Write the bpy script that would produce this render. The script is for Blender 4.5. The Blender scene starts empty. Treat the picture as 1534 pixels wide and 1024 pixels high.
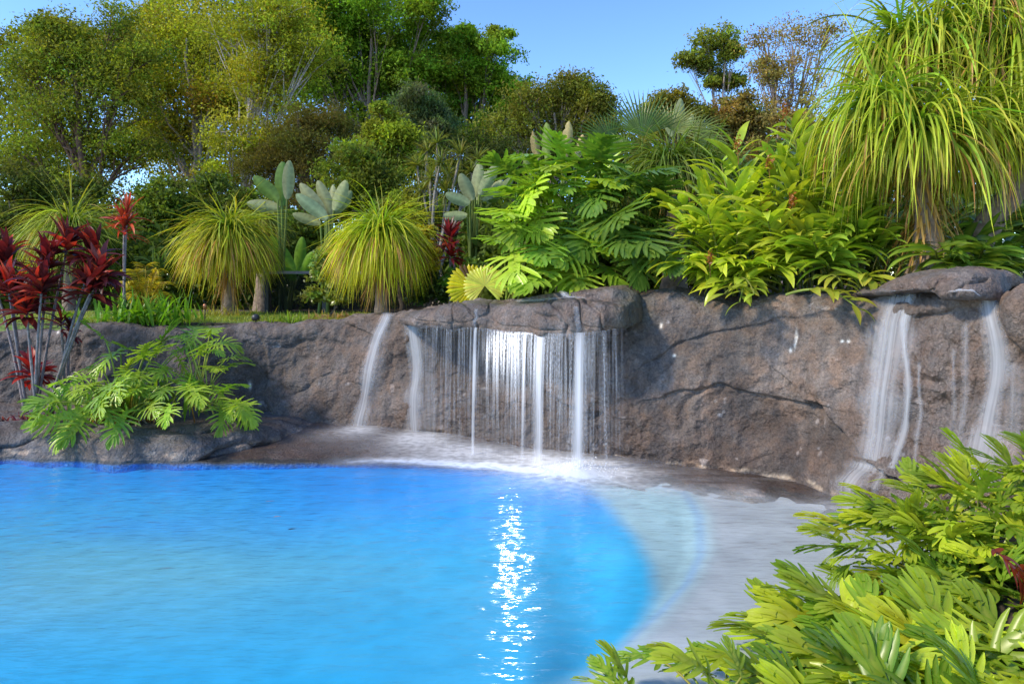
import bpy, math, random
import numpy as np

random.seed(7)
rng = np.random.default_rng(11)
C = bpy.context.scene.collection
PI = math.pi

# ------------------------------------------------------------------ camera model: pixel of the survey photo -> point in the garden
F, CX, HY, H = 1000.0, 767.0, 430.0, 1.75


def P(x, y, d):
    return np.array([(x - CX) / F * d, d, H - (y - HY) / F * d])


def on_plane(x, y, z=0.0):
    d = (H - z) * F / (y - HY)
    return np.array([(x - CX) / F * d, d, z])


# ------------------------------------------------------------------ noise
def _hash(ix, iy, iz):
    n = (ix * 374761393 + iy * 668265263 + iz * 1274126177) & 0xffffffff
    n = ((n ^ (n >> 13)) * 1274126177) & 0xffffffff
    return ((n ^ (n >> 16)) & 0xffffff) / float(0xffffff) * 2 - 1


def vnoise(p):
    i = np.floor(p).astype(np.int64)
    f = p - i
    f = f * f * f * (f * (f * 6 - 15) + 10)
    x, y, z = i[..., 0], i[..., 1], i[..., 2]
    u, v, w = f[..., 0], f[..., 1], f[..., 2]
    r = 0
    for dx in (0, 1):
        for dy in (0, 1):
            for dz in (0, 1):
                r = r + _hash(x + dx, y + dy, z + dz) * (u if dx else 1 - u) * (v if dy else 1 - v) * (w if dz else 1 - w)
    return r


def fbm(p, octaves=4, gain=0.5):
    a, s, r = 1.0, 1.0, 0
    for k in range(octaves):
        r = r + a * vnoise(p * s + 17.3 * k)
        a *= gain
        s *= 2.03
    return r


def norm(v):
    return v / np.maximum(np.linalg.norm(v, axis=-1, keepdims=True), 1e-9)


def sstep(a, b, x):
    t = np.clip((x - a) / (b - a), 0, 1)
    return t * t * (3 - 2 * t)


# ------------------------------------------------------------------ mesh builder
class MB:
    def __init__(self):
        self.V, self.Q, self.T, self.C, self.S, self.n = [], [], [], [], [], 0

    def add(self, V, Q=None, T=None, col=(1, 1, 1, 1), st=None):
        V = np.asarray(V, float).reshape(-1, 3)
        col = np.asarray(col, float)
        if col.ndim == 1:
            col = np.tile(col, (len(V), 1))
        if col.shape[1] == 3:
            col = np.hstack([col, np.ones((len(col), 1))])
        self.V.append(V)
        self.C.append(col)
        self.S.append(np.zeros((len(V), 3)) if st is None else np.asarray(st, float).reshape(-1, 3))
        if Q is not None and len(Q):
            self.Q.append(np.asarray(Q, int) + self.n)
        if T is not None and len(T):
            self.T.append(np.asarray(T, int) + self.n)
        self.n += len(V)

    def build(self, name, mat, parent=None, loc=None, smooth=True):
        V = np.vstack(self.V)
        org = np.zeros(3)
        if parent is not None:
            org = np.array(parent.location)
        elif loc is not None:
            org = np.asarray(loc, float)
        V = V - org
        Q = np.vstack(self.Q) if self.Q else np.zeros((0, 4), int)
        T = np.vstack(self.T) if self.T else np.zeros((0, 3), int)
        me = bpy.data.meshes.new(name)
        me.vertices.add(len(V))
        me.vertices.foreach_set('co', V.ravel())
        loops = np.concatenate([Q.ravel(), T.ravel()])
        me.loops.add(len(loops))
        me.loops.foreach_set('vertex_index', loops)
        me.polygons.add(len(Q) + len(T))
        starts = np.concatenate([np.arange(len(Q)) * 4, len(Q) * 4 + np.arange(len(T)) * 3])
        me.polygons.foreach_set('loop_start', starts)
        me.polygons.foreach_set('use_smooth', np.full(len(Q) + len(T), smooth))
        a = me.attributes.new('tint', 'FLOAT_COLOR', 'POINT')
        a.data.foreach_set('color', np.vstack(self.C).ravel())
        S = np.vstack(self.S)
        if np.abs(S).max() > 0:
            b = me.attributes.new('st', 'FLOAT_VECTOR', 'POINT')
            b.data.foreach_set('vector', S.ravel())
        me.update()
        me.validate()
        me.materials.append(mat)
        o = bpy.data.objects.new(name, me)
        C.objects.link(o)
        if parent is not None:
            o.parent = parent
        elif loc is not None:
            o.location = loc
        return o


def tag(o, label=None, cat=None, group=None, kind=None):
    for k, v in (('label', label), ('category', cat), ('group', group), ('kind', kind)):
        if v:
            o[k] = v
    return o


def empty(name, loc, label, cat, group=None):
    o = bpy.data.objects.new(name, None)
    C.objects.link(o)
    o.location = [float(v) for v in loc]
    o.empty_display_size = 0.1
    return tag(o, label, cat, group)


def grid_faces(R, Cn):
    i = np.arange(R - 1)[:, None] * Cn + np.arange(Cn - 1)[None, :]
    return np.stack([i, i + 1, i + Cn + 1, i + Cn], -1).reshape(-1, 4)


def grid_normals(G):
    du = np.gradient(G, axis=1)
    dv = np.gradient(G, axis=0)
    return norm(np.cross(du, dv))


# ------------------------------------------------------------------ shapes
def tube(mb, pts, rad, sides=7, col=(.2, .15, .1), wob=0.0):
    pts = np.asarray(pts, float)
    rad = np.broadcast_to(np.asarray(rad, float), (len(pts),))
    t = norm(np.gradient(pts, axis=0))
    ref = np.array([0.31, 0.93, 0.2]) if abs(t[0][2]) > 0.8 else np.array([0, 0, 1.0])
    a = norm(np.cross(t, ref))
    b = np.cross(t, a)
    th = np.linspace(0, 2 * PI, sides + 1)[:-1]
    r = rad[:, None] * (1 + wob * rng.normal(size=(len(pts), sides)))
    V = pts[:, None, :] + r[..., None] * (a[:, None, :] * np.cos(th)[None, :, None] + b[:, None, :] * np.sin(th)[None, :, None])
    n = len(pts)
    i = np.arange(n - 1)[:, None] * sides + np.arange(sides)[None, :]
    j = np.arange(n - 1)[:, None] * sides + (np.arange(sides)[None, :] + 1) % sides
    Q = np.stack([i, j, j + sides, i + sides], -1).reshape(-1, 4)
    mb.add(V, Q, col=col)


def bez(p0, p1, p2, n=8):
    t = np.linspace(0, 1, n)[:, None]
    return (1 - t) ** 2 * np.asarray(p0) + 2 * t * (1 - t) * np.asarray(p1) + t * t * np.asarray(p2)


def prof_strap(t):
    return np.clip(np.minimum(0.55 + 2.5 * t, 1.0) * (1 - t ** 3.0), 0.04, 1)


def prof_lance(t):
    return np.clip(np.sin(PI * np.clip(t, 0, 1) ** 0.8) ** 0.85, 0.05, 1)


def prof_paddle(t):
    return np.clip(np.sin(PI * np.clip(t * 0.96 + 0.03, 0, 1)) ** 0.5, 0.05, 1)


def ribbons(mb, O, D, L, W, droop, segs=8, cA=(.1, .2, .03), cB=None, prof=prof_strap, fold=0.0, twist=0.4,
            var=0.25, power=1.0, wig=0.0, edge=0.0, accel=1.0, mid=None):
    """many curved strap or blade leaves at once; each bends under its own weight"""
    O = np.asarray(O, float)
    n = len(O)
    D = norm(np.asarray(D, float))
    L = np.broadcast_to(np.asarray(L, float), (n,))
    W = np.broadcast_to(np.asarray(W, float), (n,))
    droop = np.broadcast_to(np.asarray(droop, float), (n,))
    pos, dirs = [O], [D]
    d = D
    wdir = rng.normal(size=(n, 3)) * wig
    for k in range(segs):
        t = (k + 0.5) / segs
        d = norm(d + np.array([0, 0, -1.0]) * (droop / segs * (1 - accel + 2 * accel * t))[:, None] + wdir / segs)
        pos.append(pos[-1] + d * (L / segs)[:, None])
        dirs.append(d)
    pos = np.stack(pos, 1)
    dirs = np.stack(dirs, 1)
    up = np.array([0, 0, 1.0]) + rng.normal(size=(n, 1, 3)) * 0.12
    s0 = norm(np.cross(dirs, np.broadcast_to(up, dirs.shape)))
    nn = np.cross(s0, dirs)
    a = (rng.normal(size=n) * twist)[:, None, None] * np.linspace(0.3, 1.3, segs + 1)[None, :, None]
    s = s0 * np.cos(a) + nn * np.sin(a)
    nn = np.cross(s, dirs)
    t = np.linspace(0, 1, segs + 1)
    w = prof(t)[None, :] * W[:, None]
    if edge:
        w = w * (1 - edge * rng.random(w.shape))
    w = w[..., None]
    if cB is None:
        cB = cA
    col = np.asarray(cA)[None, None, :] * (1 - t ** power)[None, :, None] + np.asarray(cB)[None, None, :] * (t ** power)[None, :, None]
    col = np.repeat(col, n, 0) * (1 + var * rng.normal(size=(n, 1, 1)).clip(-1.8, 1.8)) * (1 + 0.3 * var * rng.normal(size=(n, 1, 3)))
    col = col.clip(0.004, 0.9)
    if fold:
        V = np.stack([pos - s * w + nn * w * fold, pos, pos + s * w + nn * w * fold], 2)
        k = 3
    else:
        V = np.stack([pos - s * w, pos + s * w], 2)
        k = 2
    cc = np.repeat(col[:, :, None, :], k, 2)
    if fold and mid is not None:
        cc[:, :, 1, :] = cc[:, :, 1, :] * 0.4 + np.asarray(mid) * 0.6
    m = segs + 1
    base = (np.arange(n) * m * k)[:, None, None]
    r = (np.arange(segs) * k)[None, :, None]
    c = np.arange(k - 1)[None, None, :]
    i = base + r + c
    Q = np.stack([i, i + 1, i + 1 + k, i + k], -1).reshape(-1, 4)
    mb.add(V, Q, col=cc.reshape(-1, 3))
    return pos


def leaf_cards(mb, cen, size, col, up_bias=0.5, aspect=0.45, hang=0.0):
    """many small folded leaves (one bent diamond each)"""
    n = len(cen)
    u = rng.normal(size=(n, 3))
    u[:, 2] -= hang
    u = norm(u)
    nn = rng.normal(size=(n, 3))
    nn[:, 2] += up_bias
    v = norm(np.cross(nn, u))
    w = np.cross(u, v)
    s = np.broadcast_to(np.asarray(size, float), (n,))[:, None]
    V = np.stack([cen - u * s, cen - u * s * 0.1 - v * s * aspect + w * s * .15, cen + u * s, cen - u * s * 0.1 + v * s * aspect + w * s * .15], 1)
    i = np.arange(n)[:, None] * 4
    mb.add(V, i + np.array([[0, 1, 2, 3]]), col=np.repeat(col[:, None, :], 4, 1).reshape(-1, 3))


# ------------------------------------------------------------------ materials
def newmat(name):
    m = bpy.data.materials.new(name)
    m.use_nodes = True
    nt = m.node_tree
    nt.nodes.clear()
    return m, nt.nodes, nt.links


def leaf_mat(name, transl=0.42, rough=0.45, spec=0.35, tcol=(1.25, 1.3, 0.5), nscale=14.0, namp=0.35):
    m, N, Lk = newmat(name)
    out = N.new('ShaderNodeOutputMaterial')
    at = N.new('ShaderNodeAttribute')
    at.attribute_name = 'tint'
    tc = N.new('ShaderNodeTexCoord')
    nz = N.new('ShaderNodeTexNoise')
    nz.inputs['Scale'].default_value = nscale
    nz.inputs['Detail'].default_value = 3
    Lk.new(tc.outputs['Object'], nz.inputs['Vector'])
    mr = N.new('ShaderNodeMapRange')
    mr.inputs[3].default_value = 1 - namp
    mr.inputs[4].default_value = 1 + namp
    Lk.new(nz.outputs['Fac'], mr.inputs[0])
    vm = N.new('ShaderNodeVectorMath')
    vm.operation = 'SCALE'
    Lk.new(at.outputs['Color'], vm.inputs[0])
    Lk.new(mr.outputs[0], vm.inputs['Scale'])
    wm = N.new('ShaderNodeVectorMath')
    wm.operation = 'MULTIPLY'
    wm.inputs[1].default_value = (1.26, 1.12, .80)
    Lk.new(vm.outputs[0], wm.inputs[0])
    vm = wm
    pb = N.new('ShaderNodeBsdfPrincipled')
    pb.inputs['Roughness'].default_value = rough
    pb.inputs['Specular IOR Level'].default_value = spec
    Lk.new(vm.outputs[0], pb.inputs['Base Color'])
    tv = N.new('ShaderNodeVectorMath')
    tv.operation = 'MULTIPLY'
    tv.inputs[1].default_value = tcol
    Lk.new(vm.outputs[0], tv.inputs[0])
    tr = N.new('ShaderNodeBsdfTranslucent')
    Lk.new(tv.outputs[0], tr.inputs['Color'])
    mx = N.new('ShaderNodeMixShader')
    mx.inputs[0].default_value = transl
    Lk.new(pb.outputs[0], mx.inputs[1])
    Lk.new(tr.outputs[0], mx.inputs[2])
    Lk.new(mx.outputs[0], out.inputs[0])
    return m


def rock_mat(name, scale=1.0, bump=0.62):
    m, N, Lk = newmat(name)
    out = N.new('ShaderNodeOutputMaterial')
    pb = N.new('ShaderNodeBsdfPrincipled')
    tc = N.new('ShaderNodeTexCoord')
    at = N.new('ShaderNodeAttribute')
    at.attribute_name = 'tint'

    def nz(sc, det, rough=.6, vec=None, dist=0.0):
        t = N.new('ShaderNodeTexNoise')
        t.inputs['Scale'].default_value = sc * scale
        t.inputs['Detail'].default_value = det
        t.inputs['Roughness'].default_value = rough
        t.inputs['Distortion'].default_value = dist
        Lk.new(vec or tc.outputs['Object'], t.inputs['Vector'])
        return t.outputs['Fac']

    def rng_(x, a, b, lo=0.3, hi=0.7):
        r = N.new('ShaderNodeMapRange')
        r.inputs[1].default_value, r.inputs[2].default_value = lo, hi
        r.inputs[3].default_value, r.inputs[4].default_value = a, b
        Lk.new(x, r.inputs[0])
        return r.outputs[0]

    def math_(op, a, b):
        r = N.new('ShaderNodeMath')
        r.operation = op
        for k, v in enumerate((a, b)):
            if isinstance(v, (int, float)):
                r.inputs[k].default_value = v
            else:
                Lk.new(v, r.inputs[k])
        return r.outputs[0]
    mp = N.new('ShaderNodeMapping')
    mp.inputs['Scale'].default_value = (1, 1, 0.16)
    Lk.new(tc.outputs['Object'], mp.inputs['Vector'])
    streak = nz(9, 2, vec=mp.outputs[0])
    big = nz(2.2, 3)
    fine = nz(46, 3, .75)
    sand = nz(150, 1, .8)
    f = math_('MULTIPLY', rng_(big, .74, 1.25), rng_(fine, .6, 1.4))
    f = math_('MULTIPLY', f, rng_(streak, .82, 1.18))
    f = math_('MULTIPLY', f, rng_(sand, .78, 1.22))
    vm = N.new('ShaderNodeVectorMath')
    vm.operation = 'SCALE'
    Lk.new(at.outputs['Color'], vm.inputs[0])
    Lk.new(f, vm.inputs['Scale'])
    # brown / grey mottling
    mixc = N.new('ShaderNodeMix')
    mixc.data_type = 'RGBA'
    mixc.blend_type = 'MULTIPLY'
    mixc.inputs['B'].default_value = (1.12, .94, .80, 1)
    Lk.new(rng_(nz(5, 3), 0, 1, .42, .62), mixc.inputs['Factor'])
    Lk.new(vm.outputs[0], mixc.inputs['A'])
    Lk.new(mixc.outputs['Result'], pb.inputs['Base Color'])
    # wet rock carries 1 in the attribute's alpha
    Lk.new(rng_(at.outputs['Alpha'], .82, .27, 0, 1), pb.inputs['Roughness'])
    pb.inputs['Specular IOR Level'].default_value = .4
    vo = N.new('ShaderNodeTexVoronoi')
    vo.inputs['Scale'].default_value = 26 * scale
    vo.feature = 'F1'
    wv = N.new('ShaderNodeVectorMath')
    wv.operation = 'MULTIPLY_ADD'
    nv = N.new('ShaderNodeTexNoise')
    nv.inputs['Scale'].default_value = 12
    Lk.new(tc.outputs['Object'], nv.inputs['Vector'])
    wv.inputs[1].default_value = (.12, .12, .12)
    Lk.new(nv.outputs['Color'], wv.inputs[0])
    Lk.new(tc.outputs['Object'], wv.inputs[2])
    Lk.new(wv.outputs[0], vo.inputs['Vector'])
    h = math_('ADD', math_('MULTIPLY', nz(20, 4, .7), 1.3), math_('MULTIPLY', vo.outputs['Distance'], .45))
    h = math_('ADD', h, math_('MULTIPLY', sand, .22))
    bp = N.new('ShaderNodeBump')
    bp.inputs['Strength'].default_value = bump
    bp.inputs['Distance'].default_value = .035
    Lk.new(h, bp.inputs['Height'])
    Lk.new(bp.outputs[0], pb.inputs['Normal'])
    Lk.new(pb.outputs[0], out.inputs[0])
    return m


def plain_mat(name, col=None, rough=.6, nscale=20, namp=.3, metal=0.0, bump=.2):
    """attribute-coloured (col None) or single-coloured surface with procedural mottling"""
    m, N, Lk = newmat(name)
    out = N.new('ShaderNodeOutputMaterial')
    pb = N.new('ShaderNodeBsdfPrincipled')
    pb.inputs['Roughness'].default_value = rough
    pb.inputs['Metallic'].default_value = metal
    tc = N.new('ShaderNodeTexCoord')
    nz = N.new('ShaderNodeTexNoise')
    nz.inputs['Scale'].default_value = nscale
    nz.inputs['Detail'].default_value = 5
    Lk.new(tc.outputs['Object'], nz.inputs['Vector'])
    mr = N.new('ShaderNodeMapRange')
    mr.inputs[1].default_value, mr.inputs[2].default_value = .3, .7
    mr.inputs[3].default_value, mr.inputs[4].default_value = 1 - namp, 1 + namp
    Lk.new(nz.outputs['Fac'], mr.inputs[0])
    vm = N.new('ShaderNodeVectorMath')
    vm.operation = 'SCALE'
    if col is None:
        at = N.new('ShaderNodeAttribute')
        at.attribute_name = 'tint'
        Lk.new(at.outputs['Color'], vm.inputs[0])
    else:
        vm.inputs[0].default_value = col
    Lk.new(mr.outputs[0], vm.inputs['Scale'])
    Lk.new(vm.outputs[0], pb.inputs['Base Color'])
    bp = N.new('ShaderNodeBump')
    bp.inputs['Strength'].default_value = bump
    bp.inputs['Distance'].default_value = .02
    Lk.new(nz.outputs['Fac'], bp.inputs['Height'])
    Lk.new(bp.outputs[0], pb.inputs['Normal'])
    Lk.new(pb.outputs[0], out.inputs[0])
    return m


def veil_mat(name, su=55.0, sv=1.1, lo=.38, hi=.72, floor=0.0, speck=0.0):
    """thin falling water: white, broken into streaks along the fall; alpha of 'tint' is the sheet's thickness"""
    m, N, Lk = newmat(name)
    out = N.new('ShaderNodeOutputMaterial')
    st = N.new('ShaderNodeAttribute')
    st.attribute_name = 'st'
    at = N.new('ShaderNodeAttribute')
    at.attribute_name = 'tint'
    mp = N.new('ShaderNodeMapping')
    mp.inputs['Scale'].default_value = (su, sv, 1)
    Lk.new(st.outputs['Vector'], mp.inputs['Vector'])
    nz = N.new('ShaderNodeTexNoise')
    nz.inputs['Scale'].default_value = 1
    nz.inputs['Detail'].default_value = 4
    Lk.new(mp.outputs[0], nz.inputs['Vector'])
    mr = N.new('ShaderNodeMapRange')
    mr.interpolation_type = 'SMOOTHSTEP'
    mr.inputs[1].default_value, mr.inputs[2].default_value = lo, hi
    mr.inputs[3].default_value = floor
    Lk.new(nz.outputs['Fac'], mr.inputs[0])
    mu = N.new('ShaderNodeMath')
    mu.operation = 'MULTIPLY'
    mu.use_clamp = True
    Lk.new(mr.outputs[0], mu.inputs[0])
    Lk.new(at.outputs['Alpha'], mu.inputs[1])
    fac = mu.outputs[0]
    if speck:
        mp2 = N.new('ShaderNodeMapping')
        mp2.inputs['Scale'].default_value = (110, 34, 1)
        Lk.new(st.outputs['Vector'], mp2.inputs['Vector'])
        n2 = N.new('ShaderNodeTexNoise')
        n2.inputs['Scale'].default_value = 1
        n2.inputs['Detail'].default_value = 2
        Lk.new(mp2.outputs[0], n2.inputs['Vector'])
        m2 = N.new('ShaderNodeMapRange')
        m2.inputs[1].default_value, m2.inputs[2].default_value = .42, .62
        m2.inputs[3].default_value = 1 - speck
        Lk.new(n2.outputs['Fac'], m2.inputs[0])
        mu2 = N.new('ShaderNodeMath')
        mu2.operation = 'MULTIPLY'
        Lk.new(fac, mu2.inputs[0])
        Lk.new(m2.outputs[0], mu2.inputs[1])
        fac = mu2.outputs[0]
    df = N.new('ShaderNodeBsdfDiffuse')
    tl = N.new('ShaderNodeBsdfTranslucent')
    for s in (df, tl):
        Lk.new(at.outputs['Color'], s.inputs['Color'])
    m1 = N.new('ShaderNodeMixShader')
    m1.inputs[0].default_value = .45
    Lk.new(df.outputs[0], m1.inputs[1])
    Lk.new(tl.outputs[0], m1.inputs[2])
    tp = N.new('ShaderNodeBsdfTransparent')
    mx = N.new('ShaderNodeMixShader')
    Lk.new(fac, mx.inputs[0])
    Lk.new(tp.outputs[0], mx.inputs[1])
    Lk.new(m1.outputs[0], mx.inputs[2])
    Lk.new(mx.outputs[0], out.inputs[0])
    return m


def water_mat():
    m, N, Lk = newmat('pool water')
    out = N.new('ShaderNodeOutputMaterial')
    tc = N.new('ShaderNodeTexCoord')

    def nz(sc, det, sy=1.0):
        mp = N.new('ShaderNodeMapping')
        mp.inputs['Scale'].default_value = (sc, sc * sy, sc)
        Lk.new(tc.outputs['Object'], mp.inputs['Vector'])
        t = N.new('ShaderNodeTexNoise')
        t.inputs['Scale'].default_value = 1
        t.inputs['Detail'].default_value = det
        Lk.new(mp.outputs[0], t.inputs['Vector'])
        return t.outputs['Fac']
    a = N.new('ShaderNodeMath')
    a.operation = 'MULTIPLY_ADD'
    a.inputs[1].default_value = .30
    Lk.new(nz(8, 2, 3.0), a.inputs[0])
    a2 = N.new('ShaderNodeMath')
    a2.operation = 'MULTIPLY'
    a2.inputs[1].default_value = .6
    Lk.new(nz(5, 1, 1.5), a2.inputs[0])
    Lk.new(a2.outputs[0], a.inputs[2])
    bp = N.new('ShaderNodeBump')
    bp.inputs['Strength'].default_value = 1.0
    bp.inputs['Distance'].default_value = WAVE
    Lk.new(a.outputs[0], bp.inputs['Height'])
    # Schlick reflectance, the same from above and below the surface
    ge = N.new('ShaderNodeNewGeometry')
    dt = N.new('ShaderNodeVectorMath')
    dt.operation = 'DOT_PRODUCT'
    Lk.new(ge.outputs['Incoming'], dt.inputs[0])
    Lk.new(bp.outputs[0], dt.inputs[1])
    prev = dt.outputs['Value']
    for op, k in (('ABSOLUTE', 0), ('SUBTRACT', None), ('POWER', 5.0), ('MULTIPLY', .80), ('ADD', .02)):
        mn = N.new('ShaderNodeMath')
        mn.operation = op
        mn.use_clamp = op in ('SUBTRACT', 'ADD')
        if k is None:
            mn.inputs[0].default_value = 1.0
            Lk.new(prev, mn.inputs[1])
        else:
            Lk.new(prev, mn.inputs[0])
            mn.inputs[1].default_value = k
        prev = mn.outputs[0]
    gl = N.new('ShaderNodeBsdfGlossy')
    gl.inputs['Roughness'].default_value = .115
    Lk.new(bp.outputs[0], gl.inputs['Normal'])
    tp = N.new('ShaderNodeBsdfTransparent')
    tp.inputs['Color'].default_value = (.86, .95, 1.0, 1)
    mx = N.new('ShaderNodeMixShader')
    Lk.new(prev, mx.inputs[0])
    Lk.new(tp.outputs[0], mx.inputs[1])
    Lk.new(gl.outputs[0], mx.inputs[2])
    Lk.new(mx.outputs[0], out.inputs[0])
    return m


WAVE = 0.028
ROCK = .57
M_rock = rock_mat('moulded rock')
M_ledge = rock_mat('ledge rock', bump=.65)
M_leaf = leaf_mat('glossy leaf', .40, .3, .42)
M_grassleaf = leaf_mat('strap leaf', .42, .42, .3)
M_tree = leaf_mat('tree leaf', .42, .6, .08, nscale=1.2, namp=.35)
M_red = leaf_mat('red leaf', .4, .35, .5, tcol=(1.35, .55, .5))
M_pale = leaf_mat('pale paddle leaf', .3, .5, .3, tcol=(1.0, 1.1, .6))
M_bark = plain_mat('bark', None, .9, 18, .4, bump=.8)
M_stalk = leaf_mat('stalk', .15, .5, .3)
M_soil = plain_mat('soil and leaf litter', (.06, .042, .028), .95, 9, .6, bump=1)
M_metal = plain_mat('dark powder coated metal', (.03, .03, .032), .45, 40, .15, bump=.05)
M_veil = veil_mat('falling water')
M_curtain = veil_mat('falling water curtain', 48, .9, .40, .68, speck=.0)
M_drops = veil_mat('falling water droplets', 60, 1.4, .34, .62, speck=.85)
M_stream = veil_mat('water stream', 42, .7, .22, .75, floor=.4)
M_foam = veil_mat('foam', 11, 15, .25, .75, floor=.5)

# ------------------------------------------------------------------ terrain
path_x = np.array([-700, -250, 0, 340, 470, 540, 620, 720, 800, 900, 1000, 1100, 1180, 1280, 1400, 1534, 1700, 1900], float)
path_d = np.array([8.3, 8.3, 8.35, 8.35, 8.3, 8.1, 7.75, 7.45, 7.1, 6.75, 6.55, 6.3, 6.0, 5.47, 4.95, 4.5, 4.0, 3.6])


def path(x):
    # smoothed base line of the wall
    x = np.asarray(x, float)
    d = sum(np.interp(x + o, path_x, path_d) * w for o, w in ((-45, .2), (-20, .2), (0, .2), (20, .2), (45, .2)))
    return (x - CX) / F * d, d


_px = np.linspace(-700, 1900, 600)
_pX, _pY = path(_px)


def ground_z(X, Y):
    base = np.interp(X, [-4, -2, -0.6, 1, 3, 4], [1.26, 1.27, 1.42, 1.58, 1.68, 1.72])
    yw = np.interp(X, _pX, _pY)
    d = np.maximum(Y - yw, 0)
    z = base + np.minimum(d * 0.02, .35) * np.clip(1.9 - base, .2, 1)
    far = sstep(15, 40, d)
    return z * (1 - far) + 1.66 * far


def make_ground():
    xs = np.concatenate([-np.geomspace(400, 8, 24), np.linspace(-7.9, 5.5, 140), np.geomspace(5.6, 400, 24)])
    ys = np.concatenate([np.linspace(-60, -8, 8), np.linspace(-7.5, 2.9, 20), np.linspace(3, 13, 130), np.geomspace(13.2, 500, 30)])
    X, Y = np.meshgrid(xs, ys)
    Z = ground_z(X, Y)
    yw = np.interp(X, _pX, _pY)
    # wall's back line; below it the pit of the pool
    back = sstep(0.45, 0.62, Y - yw)
    Z = Z * back + (-2.2) * (1 - back)
    out = np.maximum(np.maximum(sstep(-11, -12, X), sstep(6.5, 7.5, X)), sstep(-6, -7.4, Y)) * (1 - back)
    Z = Z * (1 - out) + (.2) * out
    Z = Z + .02 * vnoise(np.stack([X * 1.5, Y * 1.5, 0 * X], -1)) * back
    mb = MB()
    mb.add(np.stack([X, Y, Z], -1), grid_faces(len(ys), len(xs)))
    o = mb.build('ground', M_soil)
    tag(o, kind='structure')


make_ground()

M_lawn = plain_mat('lawn turf', (.14, .2, .035), .9, 30, .35, bump=.6)


def make_lawn():
    xs = np.linspace(-8.0, -2.2, 60)
    v = np.linspace(0, 1, 24)
    X = np.tile(xs, (24, 1))
    yw = np.interp(xs, _pX, _pY)
    Y = (yw + .42)[None, :] + v[:, None] * 2.6
    Z = ground_z(X, Y) + .02 - .16 * (1 - sstep(0, .12, v))[:, None]
    mb = MB()
    mb.add(np.stack([X, Y, Z], -1), grid_faces(24, 60))
    tag(mb.build('lawn', M_lawn), kind='structure')
    n = 16000
    x = rng.uniform(-7.8, -2.3, n)
    y = np.interp(x, _pX, _pY) + .5 + rng.random(n) ** 1.3 * 2.6
    O = np.stack([x, y, ground_z(x, y) + .015], -1)
    D = rng.normal(size=(n, 3)) * .5 + [0, 0, 1]
    g = MB()
    ribbons(g, O, D, rng.uniform(.03, .07, n), .004, .5, 2, (.16, .24, .04), (.32, .36, .07))
    tag(g.build('grass', M_grassleaf), 'short yellow green lawn grass behind the rock wall', 'grass', kind='stuff')


make_lawn()

# ------------------------------------------------------------------ rock wall
top_x = np.array([-700, 0, 150, 340, 430, 520, 560, 600, 960, 1000, 1100, 1150, 1200, 1250, 1300, 1490, 1505, 1560, 1900], float)
top_y = np.array([495, 497, 492, 491, 487, 472, 468, 462, 446, 440, 447, 438, 433, 441, 440, 446, 434, 428, 420], float)


def seg_dist(px, py, pts):
    """distance to a polyline and side (+ below/right of it in picture terms)"""
    best = np.full(px.shape, 1e9)
    side = np.zeros(px.shape)
    for (x0, y0), (x1, y1) in zip(pts[:-1], pts[1:]):
        dx, dy = x1 - x0, y1 - y0
        t = np.clip(((px - x0) * dx + (py - y0) * dy) / (dx * dx + dy * dy), 0, 1)
        qx, qy = x0 + t * dx, y0 + t * dy
        dd = np.hypot(px - qx, py - qy)
        s = np.sign(dx * (py - y0) - dy * (px - x0))
        side = np.where(dd < best, s, side)
        best = np.minimum(best, dd)
    return best, side


def rock_tint(p, base, wet=0.0):
    n1 = fbm(p * 1.1 + 5, 4)
    n2 = fbm(p * 3.7 + 9, 3)
    col = np.ones(p.shape) * np.asarray(base) * ROCK * np.array([1.04, 1.0, .96])
    col = col * (1 + .22 * n1 + .13 * n2)[..., None]
    return col


WALL = {}


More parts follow.
